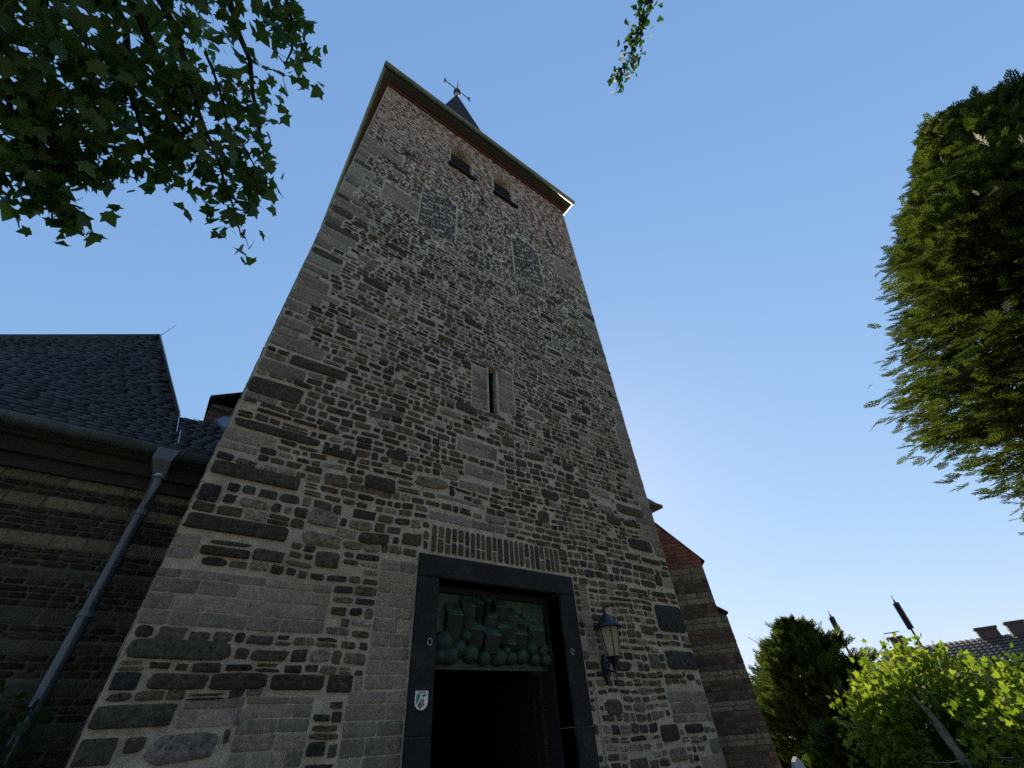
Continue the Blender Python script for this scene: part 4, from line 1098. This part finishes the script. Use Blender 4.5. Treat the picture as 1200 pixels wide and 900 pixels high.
def conifer(th, cx, cy, prof, nb, spr, size, droop, ca, cb_, lump=.12, trunk_r=.2, aim=None, updir=0.):
    zs = np.array([p[0] for p in prof]); rs = np.array([p[1] for p in prof])
    tk = MB(); tk.tube([(cx,cy,-.1),(cx,cy,zs[0]),(cx,cy,(zs[0]+zs[-1])/2),(cx,cy,zs[-1]-.1)], [trunk_r*1.3, trunk_r, trunk_r*.6, .02], 10)
    P_, D_, N_, S_, CL = [], [], [], [], []
    for k in range(nb):                          # branches
        z = zs[0]+(zs[-1]-zs[0])*(1-(1-rng.random())**.75 if False else rng.random()); a = rng.uniform(0, 2*math.pi)
        if aim is not None and rng.random() < .55: a = aim+rng.normal()*.7
        r = np.interp(z, zs, rs)*(1+lump*math.sin(3*a+z*1.7)+np.clip(rng.normal(), -1.5, 1.2)*.06)
        dr = np.array([math.cos(a), math.sin(a), 0]); tip = np.array([cx, cy, z])+dr*r
        root = np.array([cx, cy, z+droop*r*.5-updir*r])
        if rng.random() < .5: tk.tube([root, (root+tip)/2+[0,0,.04*r], tip-dr*.12], [.03,.02,.006], 4)
        bright = rng.random()
        for j in range(spr):
            t = rng.uniform(.45, 1.0)**.6; c = root*(1-t)+tip*t+rng.normal(size=3)*np.array([.17,.17,.10])*max(.6, r*.4)*size/.42
            sd_ = np.cross(dr, [0,0,1.])*rng.normal()*.55
            P_.append(c-dr*.1); D_.append(dr+sd_+np.array([0,0,-droop*.6+updir+rng.normal()*.3])); N_.append(np.array([0,0,1.])+rng.normal(size=3)*.5)
            S_.append(size*rng.uniform(.6, 1.25)); CL.append(min(1, max(0, bright*.6+rng.random()*.4)))
    P_, D_, N_, S_, CL = map(np.array, (P_, D_, N_, S_, CL))
    cols = np.array(ca)*(1-CL[:,None])+np.array(cb_)*CL[:,None]
    stamp_sprays(P_, D_, S_, cols, 'crown', th, N_)
    tk.build('trunk', m_bark, th)
def az(a, d): return (d*math.sin(R_(a)), CAM[1]+d*math.cos(R_(a)))
cx, cy = az(108, 11.0)
con = thing('conifer_tree', 'tall dense conifer with sunlit feathery needle sprays against the sky', 'conifer', (cx, cy, 0))
conifer(con, cx, cy, [(2.7,2.3),(3.2,3.2),(3.9,3.7),(5.2,3.9),(6.6,3.65),(8.0,2.75),(9.6,1.65),(10.7,.85),(11.6,.1)], 2000, 22, .29, .08, (.03,.055,.018), (.15,.165,.045), lump=.05, trunk_r=.26, aim=math.atan2(CAM[1]-cy+1.5, -cx))
cx, cy = az(66.6, 13.5)
yew = thing('yew_tree', 'dark bushy yew with upswept tips between the buttress and the bright trees', 'yew', (cx, cy, 0))
conifer(yew, cx, cy, [(.0,1.7),(.9,1.75),(1.8,1.6),(2.4,1.25),(2.85,.75),(3.2,.1)], 420, 24, .34, 0, (.035,.06,.02), (.12,.14,.04), lump=.24, trunk_r=.12, updir=.75, aim=math.atan2(CAM[1]-cy, -cx))

# ------------------------------------------------------------------ bright broadleaf trees lower right
def bush(th, cx, cy, zc, rad, n, size, ca, cb_, kind, mt, excl=None, trunk=None, spriggs=0, mt_b=None):
    P_, D_ = [], []
    nb = int(n/9); cen = np.array([cx, cy, zc]); rad = np.array(rad); tk = MB()
    if trunk: tk.tube(trunk[0], trunk[1], 8)
    for k in range(nb):
        v = rng.normal(size=3); v /= np.linalg.norm(v); q = rng.uniform(.45, 1.0)**.5
        q *= 1+.16*math.sin(5*v[0]+3*v[2]+cx)+.10*math.sin(9*v[1]+7*v[0])
        c = cen+v*rad*q
        if excl is not None and excl(c): continue
        if rng.random() < .35: tk.tube([cen+(c-cen)*.7, cen+(c-cen)*.85+rng.normal(size=3)*.03, c], [.008,.005,.002], 4)
        for _ in range(9): P_.append(c+rng.normal(size=3)*.085); D_.append(v*.6+rng.normal(size=3)*.6+np.array([0,0,.1]))
    for k in range(spriggs):
        v = rng.normal(size=3); v[2] = abs(v[2])+.8; v /= np.linalg.norm(v); c = cen+v*rad*.95; e = c+np.array([rng.normal()*.1, rng.normal()*.1, rng.uniform(.15, .45)])
        tk.tube([c, (c+e)/2+rng.normal(size=3)*.02, e], [.006,.004,.002], 4)
        for t in np.linspace(.1, 1, 8): P_.append(c*(1-t)+e*t+rng.normal(size=3)*.03); D_.append(rng.normal(size=3)+[0,0,.6])
    P_ = np.array(P_); cols = leafcols(len(P_), ca, cb_)
    stamp(kind, P_, np.array(D_), rng.uniform(size*.6, size*1.25, len(P_)), cols, 'crown', mt, th)
    tk.build('trunk', mt_b or m_palebark, th, smooth=True)
YG = ((.085,.14,.022), (.22,.245,.05))
cx, cy = az(74.4, 10.6)
b1 = thing('plane_tree', 'low yellow green leafy tree with pale mottled trunk right of the yew', 'tree', (cx, cy, 0), 'low yellow green trees')
tx, ty_ = az(74.1, 9.9)
def hide(c):
    q = c-CAM; d = q@AX[2]; x, y = 600+F_PX*(q@AX[0])/d, 450-F_PX*(q@AX[1])/d
    tt = (y-820)/75; return 815 < y < 910 and abs(x-(1092+36*tt)) < 24+8*tt and q@q < 108+8*rng.random()
bush(b1, cx, cy, 1.2, (1.2, 1.15, .98), 11000, .078, *YG, 'maple', m_leaf2, excl=hide, trunk=([(tx+.27,ty_-.1,-.05),(tx+.2,ty_-.05,.75),(tx+.09,ty_-.03,1.1),(tx+.08,ty_,1.28),(tx-.03,ty_,1.5),(tx-.16,ty_+.05,1.68)], [.10,.075,.06,.065,.04,.025]), spriggs=26)
cx, cy = az(82.5, 9.4)
b2 = thing('plane_tree', 'yellow green leafy tree at the right edge below the tiled house roof', 'tree', (cx, cy, 0), 'low yellow green trees')
bush(b2, cx, cy, 1.0, (1.2, 1.5, .70), 10000, .074, *YG, 'maple', m_leaf2, excl=hide, trunk=([(cx,cy,-.05),(cx,cy,.7),(cx,cy,1.4)], [.1,.08,.05]), spriggs=14)
cx, cy = az(79.4, 11.5)
b3 = thing('hornbeam_bush', 'mid green leafy bush filling the gap behind the two bright trees', 'bush', (cx, cy, 0))
bush(b3, cx, cy, .95, (1.7, 1.3, 1.05), 5200, .08, (.03,.055,.014), (.07,.10,.022), 'maple', m_leaf2, mt_b=m_bark)
cx, cy = az(66.0, 11.0)
b4 = thing('cypress_shrub', 'small green shrub at the foot of the dark yew', 'shrub', (cx, cy, 0))
conifer(b4, cx, cy, [(.1,.5),(.6,.6),(1.0,.4),(1.35,.08)], 150, 10, .26, 0, (.04,.075,.02), (.09,.13,.03), lump=.1, trunk_r=.05, updir=.5)
hc = MB(); P_, D_ = [], []
for k in range(9000):  # added hedge, hides the bright horizon seen through the yew
    a = rng.uniform(55, 96); d = 20+rng.uniform(-.6, .6); x, y = az(a, d); z = rng.uniform(0, 2.45)
    P_.append((x, y, z)); D_.append(rng.normal(size=3)+[0,0,.5])
x, y = az(75, 20)
hg = thing('backdrop_hedge', 'dark hedge added behind the yew and the bright trees to block the bright horizon', 'hedge', (x, y, 0))
stamp('oval', np.array(P_), np.array(D_), rng.uniform(.14, .26, len(P_)), leafcols(len(P_), (.025,.045,.014), (.05,.08,.022)), 'foliage', m_leaf, hg)
for a in np.arange(56, 96, 2.0):
    x, y = az(a, 20); hc.tube([(x,y,0),(x,y,1.4)], .05, 6)
hc.build('stems', m_bark, hg)
# ivy-like shrub at foot of the downpipe
cx, cy = -.95, .55
b5 = thing('dark_shrub', 'dark leafy shrub at the foot of the downpipe by the nave wall', 'shrub', (cx, cy, 0))
bush(b5, cx, cy, 1.12, (.55, .35, .98), 1400, .09, (.02,.04,.014), (.04,.07,.022), 'oval', m_leaf, trunk=([(cx,cy,-.05),(cx,cy,.6)], [.03,.015]), mt_b=m_bark)

# ------------------------------------------------------------------ gravestone
gx, gy_ = az(62.5, 9.9)
gs = MB(); pts = [(-.13,0),(.13,0),(.13,.78),(.10,.93),(.05,1.05),(0,1.10),(-.06,1.04),(-.11,.92),(-.13,.78)]
m = len(pts); ca, sa = math.cos(R_(-28)), math.sin(R_(-28))
def gp(x, y, z): return (gx+x*ca-y*sa, gy_+x*sa+y*ca, z)
gs.add([gp(x,-.05,z) for x, z in pts]+[gp(x,.05,z) for x, z in pts], [tuple(range(m)), tuple(range(2*m-1, m-1, -1))]+[(i, i+m, (i+1) % m+m, (i+1) % m) for i in range(m)])
o = gs.build('gravestone', m_gravestone, None, loc=(gx, gy_, 0)); tag(o, 'narrow pale stone marker with pointed top below the dark yew', 'gravestone')

# ------------------------------------------------------------------ house with masts far right
HD = 40.0; nd = np.array([math.sin(R_(75)), math.cos(R_(75)), 0])
def far(x, y, k=1.0):
    d = ray(x, y); return CAM+d*(HD*k/(d@nd))
rl, rr_ = far(1048, 766), far(1205, 737); hz = (rl[2]+rr_[2])/2+.0
u = rr_-rl; u[2] = 0; u /= np.linalg.norm(u); wv_ = np.array([-u[1], u[0], 0]); wv_ = wv_ if wv_@nd < 0 else -wv_   # towards the camera
rl[2] = rr_[2] = hz
house = thing('brick_house', 'long low house with dotted dark tiled roof and chimneys beyond the bright trees', 'house', tuple((rl+u*5)*[1,1,0]))
LH = 14.0; a0 = rl-u*.4; a1 = rl+u*LH; dp_ = 5.0; ez = hz-2.6
hw = MB(); c = [a0+wv_*dp_*.92, a1+wv_*dp_*.92, a1-wv_*dp_*.92, a0-wv_*dp_*.92]
hw.add([(*p[:2], 0) for p in c]+[(*p[:2], ez) for p in c]+[tuple(a0-[0,0,.1]), tuple(a1-[0,0,.1])], [(0,1,5,4),(1,2,6,9,5),(2,3,7,6),(3,0,4,8,7)])
hw_ = hw.build('wall', m_render, house)
for k in range(4):
    for s in (.9,):
        p = (a0+wv_*(dp_*.92+.02)+u*(2+k*3.2))*np.array([1,1,0]); q = MB()
        q.add([tuple(p+[0,0,.9]), tuple(p+u*1.2+[0,0,.9]), tuple(p+u*1.2+[0,0,2.1]), tuple(p+[0,0,2.1])], [(0,1,2,3)]); q.build('window', m_black, house)
hr = MB(); e = .3
def rq(p, q, side):
    lo = lambda x: x+wv_*side*(dp_+e)+np.array([0,0,-(2.6+.15)])
    return [tuple(p), tuple(q), tuple(lo(q)), tuple(lo(p))]
hr.add(rq(a0-u*.3, a1+u*.3, 1), [(0,1,2,3)], (.06,.045,.04)); hr.add(rq(a0-u*.3, a1+u*.3, -1), [(0,3,2,1)], (.06,.045,.04))
hroof = hr.build('roof', m_tile, house)
V, Cc = [], []; sl_len = math.hypot(dp_+e, 2.75); dd = (wv_*(dp_+e)-np.array([0,0,2.75]))/sl_len; nn = np.cross(u, dd); nn = nn if nn[2] > 0 else -nn
for i in range(int(sl_len/.34)):
    for j in range(int((LH+.9)/.27)):
        p = a0-u*.3+dd*i*.34+u*(j+.0)*.27
        V.append([p+nn*.02, p+u*.13+nn*.07, p+u*.26+nn*.02, p+u*.26+dd*.36+nn*.06, p+u*.13+dd*.36+nn*.12, p+dd*.36+nn*.06]); k = rnd.uniform(.7, 1.4); Cc.append((.10*k,.07*k,.055*k))
V = np.array(V); n = len(V); base = (np.arange(n)*6)[:,None,None]
fast_mesh('tiles', V.reshape(-1, 3), [(np.array([(0,1,4,5),(1,2,3,4)])[None]+base).reshape(-1, 4)], np.repeat(np.array(Cc), 6, 0), m_tile, hroof)
for (x, hgt, wd) in ((1048, .6, .7), (1160, .42, .95), (1199, .5, .8)):
    d = ray(x, 745); t = np.linalg.solve(np.array([[d[0], -u[0]], [d[1], -u[1]]]), (rl-CAM)[:2]); p = rl+u*t[1]; p[2] = hz
    q = MB(); fr = lambda v, p=p: p+np.outer(v[:,0], u)+np.outer(v[:,1], wv_)+np.outer(v[:,2], [0,0,1.])
    q.box((-wd/2, -.3, -.5), (wd/2, .3, hgt), fr=fr); q.box((-wd/2-.06, -.36, hgt), (wd/2+.06, .36, hgt+.1), fr=fr)
    q.build('chimney', mat('chimney_brick', (.07,.05,.045), .9, bump=.3), hroof)
    if x == 1048:
        q = MB(); q.tube([p+[0,0,hgt], p+[0,0,hgt+.35]], .04, 6); q.box((-.5,-.02,hgt+.33), (.35,.02,hgt+.38), fr=fr); q.build('aerial', m_iron, hroof)
def mast(label, xb, yb, xt, yt, thick):
    b = far(xb, yb); t = far(xt, yt); x, y = (b[0]+t[0])/2, (b[1]+t[1])/2
    o = thing('antenna_mast', label, 'antenna mast', (x, y, 0), 'antenna masts on the far roofs')
    q = MB(); zt, zb = t[2], b[2]-1.2; L = zt-b[2]
    q.tube([(x,y,zb),(x,y,zt)], [.07,.05], 6)
    for z in np.arange(zb, zt-L*.55, .3): q.tube([(x-.12,y,z),(x+.12,y,z+.15)], .02, 4)
    q.build('pole', m_iron, o)
    for k, (a, s) in enumerate(((.3, .0), (2.4, .1), (4.5, .05))):
        q = MB(); cx_, cy_ = x+thick*math.cos(a), y+thick*math.sin(a)
        q.box((cx_-.08, cy_-.05, zt-L*.62-s), (cx_+.08, cy_+.05, zt-.12-s)); q.tube([(x, y, zt-L*.3), (cx_, cy_, zt-L*.3)], .03, 4); q.build('antenna_panel', m_iron, o)
    q = MB(); q.tube([(x,y,zt),(x,y,zt+.25)], .02, 4); q.build('lightning_rod', m_iron, o)
mast('grey mast with long antenna panels rising above the tiled house roof', 1080, 757, 1047, 703, .13)
mast('shorter grey antenna mast showing just above the yew and the bright leaves', 989, 750, 971, 720, .12)
